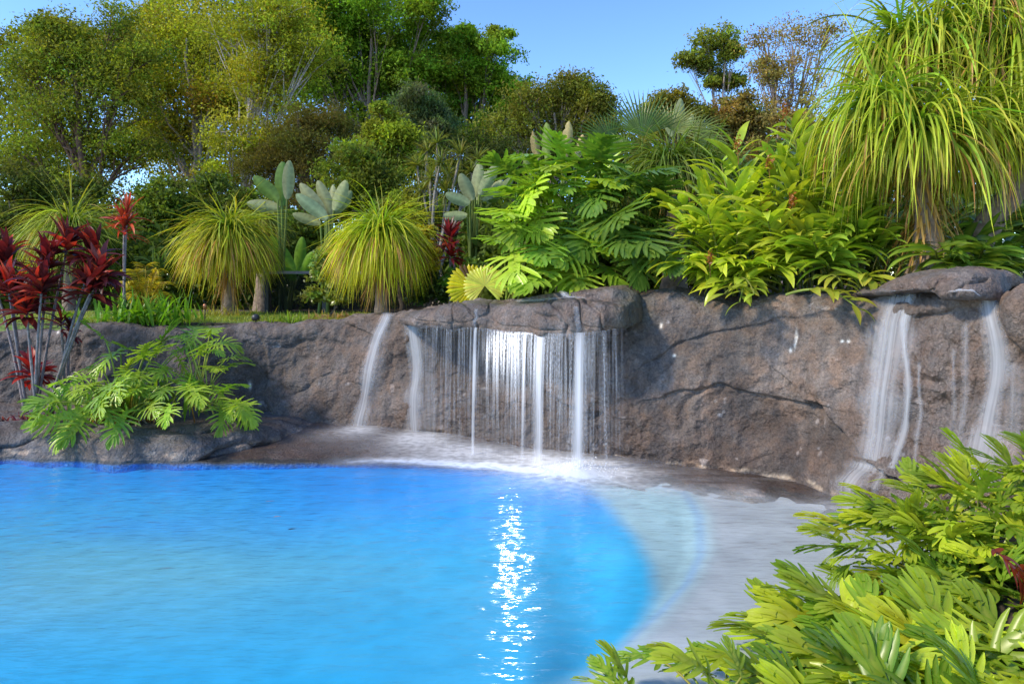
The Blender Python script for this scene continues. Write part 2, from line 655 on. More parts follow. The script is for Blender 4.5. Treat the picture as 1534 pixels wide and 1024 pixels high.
def make_wall():
    cols = np.linspace(-420, 1790, 1250)
    bx, bd = path(cols)
    tx = np.gradient(bx)
    ty = np.gradient(bd)
    nrm2 = norm(np.stack([ty, -tx], -1))       # towards the pool
    if nrm2[600][1] > 0:
        nrm2 = -nrm2
    ytop = np.interp(cols, top_x, top_y)
    ytop = ytop + 3.0 * vnoise(np.stack([cols / 55, 0 * cols, 0 * cols + 3.3], -1))
    batter = .2
    ztop = H - (ytop - HY) / F * (bd + batter)
    z0 = -.45
    r = .16
    nf, ns, nb = 250, 26, 40
    G = np.zeros((nf + ns + nb, len(cols), 3))
    OUT = np.zeros_like(G)
    zz, bk, ph = [], [], []
    for k in range(nf):
        t = k / (nf - 1)
        z = z0 + (ztop - r - z0) * t
        zz.append(z)
        bk.append(batter * np.clip(z / 1.6, 0, 1))
        ph.append(0 * z)
    for k in range(1, ns + 1):
        a = k / ns * PI / 2
        zz.append(ztop - r + r * math.sin(a))
        bk.append(bk[nf - 1] + r * (1 - math.cos(a)))
        ph.append(0 * ztop + a)
    for k in range(1, nb + 1):
        t = k / nb
        zz.append(ztop - .35 * max(0, t - .55) ** 1.4 * 2)
        bk.append(bk[nf + ns - 1] + .75 * t)
        ph.append(0 * ztop + PI / 2)
    zz, bk, ph = np.array(zz), np.array(bk), np.array(ph)
    G[..., 0] = bx - nrm2[:, 0] * bk
    G[..., 1] = bd - nrm2[:, 1] * bk
    G[..., 2] = zz
    OUT[..., 0] = nrm2[:, 0] * np.cos(ph)
    OUT[..., 1] = nrm2[:, 1] * np.cos(ph)
    OUT[..., 2] = np.sin(ph)
    px = G[..., 0] / G[..., 1] * F + CX
    py = HY + (H - G[..., 2]) / G[..., 1] * F
    face = np.cos(ph)
    q = G + .18 * np.stack([vnoise(G * 2.1 + k * 9.1) for k in range(3)], -1)
    d = .075 * fbm(q * .95, 2) + .032 * fbm(q * 2.3 + 3, 4) + .019 * fbm(G * 8, 5)
    # creases between smooth lobes
    cz = vnoise(q * 1.35 + 40)
    d -= .03 * np.exp(-(cz / .10) ** 2) * face * sstep(-.25, .35, vnoise(G * 1.7 + 22))
    cz2 = vnoise(q * np.array([2.2, 2.2, 3.1]) + 70)
    d -= .014 * np.exp(-(cz2 / .07) ** 2) * face * sstep(-.1, .4, vnoise(G * 2.2 + 52))
    # wrinkles where water runs
    runs = np.exp(-((px - 1390) / 115) ** 4) * sstep(440, 470, py)
    wr = fbm(G * np.array([26, 26, 11]) + 3, 3)
    d += .011 * wr * runs
    runs2 = np.exp(-((px - 770) / 240) ** 6)
    d += .008 * fbm(G * np.array([30, 30, 17]) + 8, 3) * runs2

    jx = 5 * vnoise(np.stack([px / 30, py / 30, 0 * px], -1))
    jy = 5 * vnoise(np.stack([px / 30, py / 30, 0 * px + 7], -1))

    def crack(pts, w, depth, lip=0.0, R=60.0):
        nonlocal d
        dist, side = seg_dist(px + jx, py + jy, pts)
        d = d - (.45 * depth * np.exp(-(dist / w) ** 2) + .35 * depth * np.exp(-(dist / (4 * w)) ** 2)) * face
        if lip:
            # the upper / left side swells out over the crack
            d = d + lip * np.exp(-dist / R) * (side < 0) * sstep(0, 2.5, dist) * face
    # overhanging belly of the right wall with the V shaped notch
    crack([(1000, 590), (1085, 578), (1150, 592), (1222, 604)], 2.6, .03, .03, 50)
    crack([(1222, 604), (1262, 640), (1306, 692), (1345, 712), (1400, 722)], 3.2, .04, .09, 55)
    crack([(1208, 555), (1213, 580), (1220, 604)], 4.0, .06)
    crack([(965, 548), (1010, 520), (1060, 503), (1112, 490), (1180, 478)], 3.2, .03, .025, 35)
    crack([(897, 622), (935, 603), (960, 592), (985, 570), (1005, 545)], 2.6, .035, -.03, 40)
    crack([(895, 640), (905, 670), (930, 690)], 3, .04)
    crack([(1492, 436), (1496, 470), (1510, 510), (1540, 545)], 3.5, .08, 0)
    crack([(1375, 470), (1440, 468), (1480, 455)], 4, .05, .05, 20)
    crack([(470, 470), (520, 488), (548, 500), (570, 520)], 3, .035, .03, 20)
    crack([(345, 500), (330, 515), (345, 525)], 2.5, .03)
    crack([(440, 590), (475, 570), (500, 560)], 2.5, .03)
    crack([(385, 500), (400, 540), (395, 590), (410, 640)], 3.5, .03, .03, 40)
    crack([(800, 560), (812, 590), (840, 606), (868, 612)], 3, .05, .05, 40)
    # bulges
    for (x, y, rx, ry, amp) in ((1110, 520, 110, 60, .10), (1180, 660, 90, 55, -.07), (1050, 640, 70, 60, .05), (420, 560, 90, 70, -.06),
                                (560, 600, 60, 70, .07), (1530, 470, 40, 50, .16), (720, 590, 120, 80, -.06), (930, 500, 60, 60, -.10),
                                (1310, 705, 60, 30, .10), (340, 560, 40, 60, -.05), (510, 520, 50, 40, .05)):
        d += amp * np.exp(-((px - x) / rx) ** 2 - ((py - y) / ry) ** 2) * face
    # rock shelf the right cascade lands on
    d += .20 * sstep(688, 720, py - .12 * (px - 1300)) * np.exp(-((px - 1345) / 80) ** 4) * face
    G = G + OUT * d[..., None]
    # ---- colour
    col = rock_tint(G, (.255, .206, .178))
    def blend(c, w):
        nonlocal col
        col = col * (1 - w[..., None]) + np.asarray(c) * (ROCK * np.array([1.05, 1.0, .95]) if max(c) < .3 else 1) * (1 + .25 * fbm(G * 4, 3))[..., None] * w[..., None]
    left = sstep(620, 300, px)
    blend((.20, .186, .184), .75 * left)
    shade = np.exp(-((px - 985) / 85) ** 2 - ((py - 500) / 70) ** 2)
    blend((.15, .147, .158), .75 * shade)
    blend((.155, .15, .155), .55 * np.exp(-((px - 1100) / 110) ** 2 - ((py - 520) / 40) ** 2))  # bluish shade right of the ledge, painted into the rock colour too
    wet = np.exp(-((px - 770) / 185) ** 6) * sstep(478, 520, py)
    blend((.125, .092, .076), .85 * wet)
    low = sstep(560, 680, py) * sstep(820, 1000, px) * sstep(1330, 1200, px)
    blend((.165, .128, .110), .75 * low)
    wet2 = np.exp(-((px - 1395) / 105) ** 6) * sstep(440, 480, py)
    blend((.19, .15, .128), .7 * wet2)
    stain = sstep(.05, .6, fbm(np.stack([px / 38, py / 260, 0 * px + 3], -1), 3)) * sstep(-.4, .4, vnoise(G * .9 + 77))
    blend((.115, .10, .098), .75 * stain)
    damp = sstep(.0, .7, fbm(G * np.array([1.3, 1.3, .8]) + 60, 3))
    blend((.15, .135, .135), .5 * damp)
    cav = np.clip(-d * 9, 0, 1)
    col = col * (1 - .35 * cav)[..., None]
    # mineral line just above the water on the right, pale splashes
    line = np.exp(-((G[..., 2] - .035 - .02 * vnoise(G * 6)) / .022) ** 2) * sstep(850, 930, px)
    blend((.46, .36, .26), .75 * line * sstep(-.3, .5, vnoise(G * 11)))
    sp = sstep(.55, .75, vnoise(G * 7 + 2)) * sstep(.35, .6, vnoise(G * 23 + 8))
    blend((.42, .40, .40), .35 * sp)
    for (x, y, w, hh) in ((1192, 508, 1.6, 12), (1185, 524, 2.5, 3), (1262, 511, 2, 2), (1271, 511, 2, 2), (1010, 532, 2, 2), (88, 500, 2, 2), (990, 488, 2, 4), (372, 578, 2, 5)):
        blend((.75, .74, .70), np.exp(-(((px - x + .4 * jx) / w) ** 2 + ((py - y) / hh) ** 2)))
    moss_shade = np.exp(-((px - 955) / 26) ** 2 - ((py - 470) / 30) ** 2)  # dark olive ledge end: its shaded side painted in along with moss
    blend((.10, .10, .06), .7 * moss_shade)
    # a dark band of rock just above the water line
    blend((.13, .105, .09), .6 * sstep(.12, .03, G[..., 2]) * sstep(700, 500, px))
    wetv = np.clip(.85 * wet + .9 * wet2 + .5 * sstep(.1, .0, G[..., 2]), 0, 1)
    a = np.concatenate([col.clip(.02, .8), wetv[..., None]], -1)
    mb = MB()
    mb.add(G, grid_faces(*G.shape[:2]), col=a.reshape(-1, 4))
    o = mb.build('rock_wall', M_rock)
    tag(o, 'long grey brown moulded rock retaining wall curving round the far side of the pool', 'rock wall')
    WALL.update(cols=cols, G=G, N=OUT, nf=nf + ns)


make_wall()


def wall_pt(x, y=None, z=None, off=.02):
    """point on the finished rock face at wall column x"""
    j = int(np.clip(np.searchsorted(WALL['cols'], x), 0, len(WALL['cols']) - 1))
    col = WALL['G'][:WALL['nf'], j]
    if z is None:
        py = HY + (H - col[:, 2]) / col[:, 1] * F
        k = int(np.argmin(np.abs(py - y)))
    else:
        k = int(np.argmin(np.abs(col[:, 2] - z)))
    return col[k] + WALL['N'][k, j] * off


def loft(mb, cols, prof, closef, disp, tintf):
    """prof(x) -> (m,3) points of the section at column x"""
    S = np.stack([prof(x) for x in cols], 1)
    Nn = grid_normals(S)
    return S, Nn


def resample(pts, n):
    pts = np.asarray(pts, float)
    # Catmull-Rom through the section's points
    out = []
    m = len(pts)
    for t in np.linspace(0, m - 1.0001, n):
        i = int(t)
        f = t - i
        p0, p1, p2, p3 = pts[max(i - 1, 0)], pts[i], pts[min(i + 1, m - 1)], pts[min(i + 2, m - 1)]
        out.append(.5 * ((2 * p1) + (-p0 + p2) * f + (2 * p0 - 5 * p1 + 4 * p2 - p3) * f * f + (-p0 + 3 * p1 - 3 * p2 + p3) * f ** 3))
    return np.array(out)


LIPX = np.array([590, 600, 650, 700, 760, 800, 850, 900, 940, 970], float)
LIPD = np.array([7.55, 7.45, 7.2, 6.98, 6.72, 6.55, 6.36, 6.26, 6.30, 6.5])
LIPB = np.array([488, 491, 492, 493, 500, 503, 504, 500, 494, 484], float)
LIPT = np.array([470, 466, 458, 456, 455, 454, 452, 449, 452, 462], float)


def make_ledge():
    cols = np.linspace(597, 962, 420)
    S = []
    for x in cols:
        dl = np.interp(x, LIPX, LIPD) + .03 * math.sin(x / 19) + .02 * math.sin(x / 7.3 + 1)
        zb = H - (np.interp(x, LIPX, LIPB) - HY) / F * dl
        zt = H - (np.interp(x, LIPX, LIPT) - HY) / F * (dl + .1)
        e0 = np.clip((x - 597) / 26, 0, 1)
        e1 = np.clip((962 - x) / 44, 0, 1)
        e = min(math.sqrt(1 - (1 - e0) ** 2), math.sqrt(1 - (1 - e1) ** 2))
        mid = .5 * (zb + zt)
        zb, zt = mid + (zb - mid) * (.25 + .75 * e), mid + (zt - mid) * (.25 + .75 * e)
        dl = dl + (1 - e) * .55
        up = sstep(715, 800, x) * (1 - .5 * sstep(905, 950, x))     # the upper step on the right
        zu = zt + .015 + .095 * up
        pts = [(.95, zb + .02), (.5, zb + .02), (.14, zb + .015), (.05, zb + .0), (.0, zb + .035), (-.015, .55 * zb + .45 * zt), (.02, zt - .05),
               (.09, zt - .008), (.25, zt + .006), (.40, zt + .01), (.46, zt + .02 + .7 * (zu - zt)), (.54, zu), (.75, zu + .01), (1.1, zu - .01), (1.35, zu - .35)]
        pr = resample(pts, 150)
        # sections run along the wall's local inward direction
        jx, jy = path(x + 8)
        kx, ky = path(x - 8)
        n = norm(np.array([-(jy - ky), (jx - kx)]))
        bx = (x - CX) / F * dl
        S.append(np.stack([bx + n[0] * pr[:, 0], dl + n[1] * pr[:, 0], pr[:, 1]], -1))
    S = np.stack(S, 1)
    Nn = grid_normals(S)
    if Nn[60, 200, 1] > 0:
        Nn = -Nn
    px = S[..., 0] / S[..., 1] * F + CX
    py = HY + (H - S[..., 2]) / S[..., 1] * F
    d = .03 * fbm(S * 2.0 + 2, 3) + .008 * fbm(S * 11, 4)
    cz = vnoise(S * np.array([2.4, 2.4, 4]) + 11)
    d -= .02 * np.exp(-(cz / .03) ** 2)
    for pts, w, dep in (([(718, 500), (712, 480), (705, 462), (690, 452)], 2.2, .035), ([(846, 505), (850, 485), (838, 462), (820, 450)], 3, .04),
                        ([(800, 470), (835, 476), (850, 490)], 2.5, .03), ([(905, 500), (898, 470), (880, 452)], 3, .04)):
        dist, _ = seg_dist(px + 2 * vnoise(S * 14), py, pts)
        d -= dep * np.exp(-(dist / w) ** 2)
    S = S + Nn * d[..., None]
    col = rock_tint(S, (.25, .212, .196))
    lipw = np.exp(-((py - np.interp(px, LIPX, LIPB) + 6) / 7) ** 2) * (Nn[..., 1] < -.2)  # warm lamp light along the lower lip, painted into the rock
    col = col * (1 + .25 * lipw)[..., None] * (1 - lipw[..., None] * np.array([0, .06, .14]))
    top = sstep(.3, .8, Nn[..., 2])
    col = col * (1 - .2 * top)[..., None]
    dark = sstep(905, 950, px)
    col = col * (1 - dark[..., None]) + np.array((.12, .115, .09)) * (1 + .3 * fbm(S * 6, 3))[..., None] * dark[..., None]  # shaded right end of the ledge put into its colour
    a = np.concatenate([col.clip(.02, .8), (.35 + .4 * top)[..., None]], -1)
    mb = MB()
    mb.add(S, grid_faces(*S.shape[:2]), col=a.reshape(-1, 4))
    # end caps
    for j in (0, S.shape[1] - 1):
        c = S[:, j].mean(0)
        V = np.vstack([S[:, j], c])
        m = len(S)
        T = [(i, i + 1, m) for i in range(m - 1)]
        mb.add(V, T=T, col=a[:, j].mean(0))
    WALL['ledge'] = S
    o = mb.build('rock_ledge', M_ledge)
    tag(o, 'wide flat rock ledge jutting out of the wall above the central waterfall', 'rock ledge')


make_ledge()


def make_cap():
    cols = np.linspace(1283, 1504, 240)
    S = []
    for x in cols:
        u = (x - 1283) / (1504 - 1283)
        e = math.sqrt(max(0, 1 - abs(2 * u - 1) ** 3.2))
        dl = np.interp(x, [1283, 1340, 1400, 1450, 1504], [5.58, 5.21, 4.93, 4.75, 4.68]) + (1 - e) * .3
        yt = np.interp(x, [1283, 1310, 1340, 1380, 1420, 1460, 1490, 1504], [434, 422, 410, 402, 401, 404, 413, 430])
        yb = np.interp(x, [1283, 1340, 1400, 1412, 1450, 1490, 1504], [440, 437, 436, 441, 438, 444, 460])
        zt = H - (yt - HY) / F * (dl + .35)
        zb = H - (yb - HY) / F * dl
        zb -= .025 * e
        th = max(zt - zb, .04)
        pts = [(.7, zb - .05), (.25, zb), (.06, zb - .0), (.0, zb + .2 * th), (.03, zb + .5 * th), (.13, zb + .82 * th), (.32, zt), (.6, zt + .0), (.9, zt - .08), (1.15, zb - .1)]
        pr = resample(pts, 110)
        jx, jy = path(x + 8)
        kx, ky = path(x - 8)
        n = norm(np.array([-(jy - ky), (jx - kx)]))
        S.append(np.stack([(x - CX) / F * dl + n[0] * pr[:, 0], dl + n[1] * pr[:, 0], pr[:, 1]], -1))
    S = np.stack(S, 1)
    Nn = grid_normals(S)
    if Nn[40, 120, 1] > 0:
        Nn = -Nn
    px = S[..., 0] / S[..., 1] * F + CX
    py = HY + (H - S[..., 2]) / S[..., 1] * F
    d = .03 * fbm(S * 2.9 + 31, 4) + .006 * fbm(S * 13, 3)
    for pts in ([(1310, 430), (1350, 426), (1385, 418), (1395, 436)], [(1395, 436), (1410, 420), (1440, 412), (1480, 420)], [(1430, 440), (1445, 425), (1480, 420)]):
        dist, _ = seg_dist(px + 2 * vnoise(S * 14), py, pts)
        d -= .028 * np.exp(-(dist / 2.2) ** 2)
    S = S + Nn * d[..., None]
    col = rock_tint(S, (.235, .20, .188))
    a = np.concatenate([col.clip(.02, .8), np.full(col.shape[:2] + (1,), .15)], -1)
    mb = MB()
    mb.add(S, grid_faces(*S.shape[:2]), col=a.reshape(-1, 4))
    WALL['cap'] = S
    o = mb.build('cap_rock', M_ledge)
    tag(o, 'low rounded cap rock on top of the wall over the right hand cascade', 'rock')


make_cap()


def make_kerb():
    """the low rock apron with the planting pocket at the left"""
    cols = np.linspace(-330, 470, 520)
    S = []
    for x in cols:
        dw = float(path(x)[1])
        df = np.interp(x, [-330, 0, 160, 300, 360, 410, 450, 470], [6.70, 6.82, 6.72, 6.78, 7.05, 7.45, 7.85, 8.15])
        df += .05 * math.sin(x / 46) + .03 * math.sin(x / 17 + 1)
        zt = np.interp(x, [-330, 0, 200, 350, 420, 470], [.24, .25, .225, .19, .15, .06])
        L = dw - df + .3
        pts = [(.0, -.9), (.0, -.15), (.0, -.02), (.015, .05), (.04, .55 * zt), (.12, .86 * zt), (.26, zt), (.45, zt + .01), (.5 * L + .2, zt - .02), (.8 * L + .1, zt + .05), (L + .12, zt + .16)]
        pr = resample(pts, 130)
        S.append(np.stack([(x - CX) / F * df + 0 * pr[:, 0] + (x - CX) / F * pr[:, 0], df + pr[:, 0], pr[:, 1]], -1))
    S = np.stack(S, 1)
    Nn = grid_normals(S)
    if Nn[-30, 200, 2] < 0:
        Nn = -Nn
    px = S[..., 0] / S[..., 1] * F + CX
    py = HY + (H - S[..., 2]) / S[..., 1] * F
    d = .045 * fbm(S * np.array([1.1, 1.9, 1.9]) + 12, 4) + .006 * fbm(S * 12, 3)
    for pts in ([(-100, 672), (20, 668), (60, 650), (110, 640)], [(300, 690), (325, 672), (370, 660), (378, 668), (420, 664)], [(0, 632), (90, 628), (140, 640)], [(240, 640), (300, 648), (350, 640)]):
        dist, sd = seg_dist(px + 3 * vnoise(S * 9), py, pts)
        d -= .035 * np.exp(-(dist / 3.0) ** 2)
        d += .03 * np.exp(-dist / 22) * (sd < 0)
    S = S + Nn * d[..., None]
    col = rock_tint(S, (.165, .15, .15))
    blue = sstep(-.015, -.05, S[..., 2])[..., None]
    col = col * (1 - blue) + np.array((.004, .20, .58)) * blue
    waterl = np.exp(-((S[..., 2] - .05) / .035) ** 2)
    w = (waterl * sstep(-.1, .5, vnoise(S * np.array([9, 9, 24]))))[..., None] * .6
    col = col * (1 - w) + np.array((.40, .30, .22)) * w
    a = np.concatenate([col.clip(.02, .8), (.25 + .5 * sstep(.1, 0, S[..., 2]))[..., None]], -1)
    mb = MB()
    mb.add(S, grid_faces(*S.shape[:2]), col=a.reshape(-1, 4))
    o = mb.build('rock_apron', M_ledge)
    tag(o, 'low dark grey rock apron at the left edge of the pool holding a planting pocket', 'rock ledge')


make_kerb()

# ------------------------------------------------------------------ pool
SHX = np.array([250, 330, 450, 560, 650, 720, 800, 900, 1000, 1100, 1200, 1290, 1400, 1534, 1750], float)
SHY = np.array([691, 691, 691, 692, 693, 697, 706, 719, 740, 746, 762, 775, 805, 850, 960], float)


def make_shelf():
    cols = np.linspace(255, 1700, 700)
    S = []
    for x in cols:
        X0, d0 = path(x)
        d0 = d0 + .25
        d1 = 1.75 * F / (np.interp(x, SHX, SHY) - HY)
        d1 += .012 * math.sin(x / 37)
        v = np.linspace(0, 1, 60)
        d = d0 + (d1 - d0) * v
        hi = np.interp(x, [250, 560, 760, 900, 1100], [.10, .085, .05, .025, .02])
        z = hi * (1 - v ** 1.5) - .012 * v
        pts = np.stack([(x - CX) / F * d, d, z], -1)
        skirt = pts[-1:] + np.array([[0, 0, -.05], [0, .02, -.3], [0, .05, -1.6]])
        S.append(np.vstack([pts, skirt]))
    S = np.stack(S, 1)
    n = fbm(S * 3 + 3, 4)
    S[..., 2] += .012 * n
    col = rock_tint(S, (.105, .082, .075))
    xx = S[..., 0] / S[..., 1] * F + CX
    vv = np.clip(np.arange(S.shape[0]) / 59.0, 0, 1)[:, None]
    sand = (sstep(.62, 1.0, vv + .12 * n) * sstep(900, 1000, xx) * .8)[..., None]
    col = col * (1 - sand) + np.array((.40, .36, .335)) * sand
    blue = (sstep(-.02, -.06, S[..., 2]) * sstep(880, 800, xx))[..., None]
    col = col * (1 - blue) + np.array((.004, .20, .58)) * blue
    a = np.concatenate([col.clip(.02, .8), np.full(col.shape[:2] + (1,), .8)], -1)
    mb = MB()
    mb.add(S, grid_faces(*S.shape[:2]), col=a.reshape(-1, 4))
    o = mb.build('rock_shelf', M_ledge)
    tag(o, 'wet dark brown rock shelf at water level along the foot of the wall', 'rock shelf')


make_shelf()


def make_pool():
    deep = [(250, 672), (330, 672), (450, 676), (560, 680), (650, 688), (720, 703), (790, 724), (850, 748), (905, 780), (948, 820), (970, 862), (976, 905), (958, 952), (915, 1005), (840, 1075), (700, 1190)]
    cres = [(250, 670), (450, 674), (650, 686), (800, 708), (900, 722), (960, 732), (1030, 752), (1058, 785), (1062, 830), (1042, 875), (1000, 925), (940, 985), (900, 1020), (838, 1085), (700, 1195)]

    def poly(l, z):
        pts = [on_plane(x, y, z * min(max((y - 690) / 60, 0), 1))[:2] for x, y in l]
        pts += [np.array([-1.0, 1.6]), np.array([-11.5, 1.2]), np.array([-11.5, 7.4])]
        return np.array(pts)

    def sd(X, Y, pl):
        inside = np.zeros(X.shape, bool)
        best = np.full(X.shape, 1e9)
        for (x0, y0), (x1, y1) in zip(pl, np.roll(pl, -1, 0)):
            dx, dy = x1 - x0, y1 - y0
            t = np.clip(((X - x0) * dx + (Y - y0) * dy) / (dx * dx + dy * dy + 1e-12), 0, 1)
            best = np.minimum(best, np.hypot(X - x0 - t * dx, Y - y0 - t * dy))
            c = ((y0 > Y) != (y1 > Y)) & (X < (x1 - x0) * (Y - y0) / (y1 - y0 + 1e-12) + x0)
            inside ^= c
        return np.where(inside, -best, best)
    xs = np.concatenate([np.linspace(-11.8, -5, 60), np.linspace(-4.95, 5.5, 420)])
    ys = np.concatenate([np.linspace(-6, 1.5, 25), np.linspace(1.55, 8.4, 380)])
    X, Y = np.meshgrid(xs, ys)
    s1 = sd(X, Y, poly(deep, -.25))
    s2 = sd(X, Y, poly(cres, -.12))
    pxs = X / np.maximum(Y, .5) * F + CX
    farside = sstep(900, 780, pxs)
    shd = 1.75 * F / (np.interp(pxs, SHX, SHY) - HY)
    away = np.where(pxs > 760, sstep(-.1, .6, shd - Y), 1.0)
    away = away * sstep(700, 860, pxs) + (1 - sstep(700, 860, pxs))
    z = -.03 - .04 * away * (1 - farside) - .02 * vnoise(np.stack([X, Y, 0 * X], -1) * .7)
    z = z - .10 * sstep(.05, -.2, s2) * (1 - farside) * away
    pxf = X / np.maximum(Y, .5) * F + CX
    slope = sstep(1000, 450, pxf)
    z = z - .32 * (sstep(.04, -.9, s1) * away * (1 - slope) + sstep(.04, -1.7, s1) * slope)
    # plaster colour as read through water, with light and far-side shade painted in
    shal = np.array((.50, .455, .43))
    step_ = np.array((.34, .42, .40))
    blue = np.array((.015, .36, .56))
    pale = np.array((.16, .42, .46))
    shade_blue = np.array((.006, .24, .58))
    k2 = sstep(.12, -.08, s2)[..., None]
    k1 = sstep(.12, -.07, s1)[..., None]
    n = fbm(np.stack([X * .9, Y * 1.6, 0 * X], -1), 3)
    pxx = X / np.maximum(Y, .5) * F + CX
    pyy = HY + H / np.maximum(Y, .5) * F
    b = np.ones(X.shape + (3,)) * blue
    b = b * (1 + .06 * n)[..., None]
    lp = (np.exp(-((pxx - 150) / 420) ** 2 - ((pyy - 790) / 85) ** 2) * .75 + .18 * sstep(-.3, .9, n))[..., None].clip(0, 1)  # pale patch of light painted into the floor, plus random mottling
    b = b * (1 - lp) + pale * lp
    far = (sstep(5.2, 6.7, Y + .2 * n + .35 * sstep(300, 800, pxx)) * .95)[..., None]  # shade along the far side painted as a deep blue band
    b = b * (1 - far) + shade_blue * far
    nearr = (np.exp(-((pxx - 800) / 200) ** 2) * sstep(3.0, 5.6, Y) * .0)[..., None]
    b = b * (1 - nearr) + shade_blue * nearr
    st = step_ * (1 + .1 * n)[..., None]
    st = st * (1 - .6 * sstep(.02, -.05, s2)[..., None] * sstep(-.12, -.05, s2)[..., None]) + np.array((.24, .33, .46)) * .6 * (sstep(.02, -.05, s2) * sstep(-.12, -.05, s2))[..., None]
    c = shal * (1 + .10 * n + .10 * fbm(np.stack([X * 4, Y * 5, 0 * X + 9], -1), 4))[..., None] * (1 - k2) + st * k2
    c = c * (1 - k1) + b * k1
    mb = MB()
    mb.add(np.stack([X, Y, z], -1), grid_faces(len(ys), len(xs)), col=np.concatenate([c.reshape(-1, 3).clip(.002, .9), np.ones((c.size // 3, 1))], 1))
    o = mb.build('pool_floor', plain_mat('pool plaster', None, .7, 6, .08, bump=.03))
    tag(o, kind='structure')
    # the water sheet
    w = MB()
    xs = np.linspace(-11.8, 5.6, 120)
    v = np.linspace(0, 1, 60)
    yb = np.interp(xs, _pX, _pY) + .12
    Yw = -6 + (yb + 6)[None, :] * v[:, None]
    w.add(np.stack([np.tile(xs, (60, 1)), Yw, 0 * Yw], -1), grid_faces(60, 120))
    tag(w.build('pool_water', water_mat()), kind='structure')


make_pool()

# ------------------------------------------------------------------ falling water
WHITE = np.array((.86, .86, .88))


def sheet(mb, rows, width_vec, alpha_rows, cols=9, edge=1.6, shift=None, tint=WHITE):
    """a ribbon of water: rows (n,3) centre line, width_vec (n,3) full width; alpha tapers to the sides"""
    rows = np.asarray(rows)
    u = np.linspace(-.5, .5, cols)
    V = rows[:, None, :] + u[None, :, None] * np.asarray(width_vec)[:, None, :]
    a = np.asarray(alpha_rows)[:, None] * (1 - np.abs(2 * u) ** edge)[None, :]
    seg = np.concatenate([[0], np.cumsum(np.linalg.norm(np.diff(rows, axis=0), axis=1))])
    wl = np.linalg.norm(width_vec, axis=1)
    off = rng.uniform(0, 50)
    st = np.stack([u[None, :] * wl[:, None] + off, np.repeat(seg[:, None], cols, 1), np.zeros((len(rows), cols))], -1)
    col = np.concatenate([np.ones(V.shape) * tint, a[..., None]], -1)
    mb.add(V, grid_faces(len(rows), cols), col=col.reshape(-1, 4), st=st)


def face_stream(mb, pts, w0, w1, a, off=.03):
    """water running down the rock face through picture-plane waypoints"""
    pts = np.array(pts, float)
    ys = np.linspace(pts[0, 1], pts[-1, 1], 46)
    xs = np.interp(ys, pts[:, 1], pts[:, 0])
    xs = np.convolve(np.pad(xs, 4, mode='edge'), np.ones(9) / 9, 'valid')
    rows = np.array([wall_pt(x, y, off=off) for x, y in zip(xs, ys)])
    k = 5
    pad = np.pad(rows, ((k, k), (0, 0)), mode='edge')
    sm = np.stack([pad[i:i + len(rows)] for i in range(2 * k + 1)]).max(0) * 0
    for i in range(2 * k + 1):
        sm = sm + pad[i:i + len(rows)] / (2 * k + 1)
    rows[:, :2] = sm[:, :2]
    jx, jy = path(xs.mean() + 5)
    kx, ky = path(xs.mean() - 5)
    tdir = norm(np.array([jx - kx, jy - ky, 0]))
    d = rows[:, 1]
    w = np.linspace(w0, w1, len(rows)) / F * d
    w = w * (1 + .35 * vnoise(np.stack([np.arange(len(rows)) / 6.0, 0 * d + w0, 0 * d], -1)))
    t = np.linspace(0, 1, len(rows))
    al = a * (sstep(0, .04, t)) * (1 - .25 * t)
    sheet(mb, rows, tdir[None, :] * w[:, None] * 1.25, al, cols=13, edge=1.0)


def lip_point(x, back=.0):
    dl = np.interp(x, LIPX, LIPD) - .03 + back
    zb = H - (np.interp(x, LIPX, LIPB) - HY) / F * dl + .03
    return np.array([(x - CX) / F * dl, dl, zb])


def lip_dir(x):
    return norm((lip_point(x + 4) - lip_point(x - 4)) * np.array([1, 1, 0]))


def fall_stream(mb, x, wpx, a, end=0.0, reach=.05, top_a=1.0, fade=0.0, widen=1.0):
    p = lip_point(x)
    n = np.array([lip_dir(x)[1], -lip_dir(x)[0], 0])
    t = np.linspace(0, 1, 40)
    z = p[2] - (p[2] - end) * t
    out = reach * np.sqrt(t)
    rows = np.stack([p[0] + n[0] * out, p[1] + n[1] * out, z], -1)
    w = wpx / F * p[1] * (1 + (widen - 1) * t)
    al = a * (1 - fade * t) * sstep(-.03, .02, t)
    sheet(mb, rows, lip_dir(x)[None, :] * w[:, None], al)


def curtain(mb, x0, x1, a, end, reach=.03, fade=.8, n=80, power=1.0):
    xs = np.linspace(x0, x1, n)
    t = np.linspace(0, 1, 40)
    top = np.array([lip_point(x) for x in xs])
    nrm_ = np.array([[lip_dir(x)[1], -lip_dir(x)[0], 0] for x in xs])
    V = top[None] + nrm_[None] * (reach * np.sqrt(t))[:, None, None]
    V[..., 2] = top[None, :, 2] - (top[None, :, 2] - end) * t[:, None]
    s = np.concatenate([[0], np.cumsum(np.linalg.norm(np.diff(top, axis=0), axis=1))])
    st = np.stack([np.tile(s, (40, 1)) + 3, (top[None, :, 2] - V[..., 2]), 0 * V[..., 2]], -1)
    ed = sstep(0, .12, np.linspace(0, 1, n)) * sstep(1, .88, np.linspace(0, 1, n))
    al = a * (1 - fade * t ** power)[:, None] * ed[None, :]
    col = np.concatenate([np.ones(V.shape) * WHITE, al[..., None]], -1)
    mb.add(V, grid_faces(40, n), col=col.reshape(-1, 4), st=st)


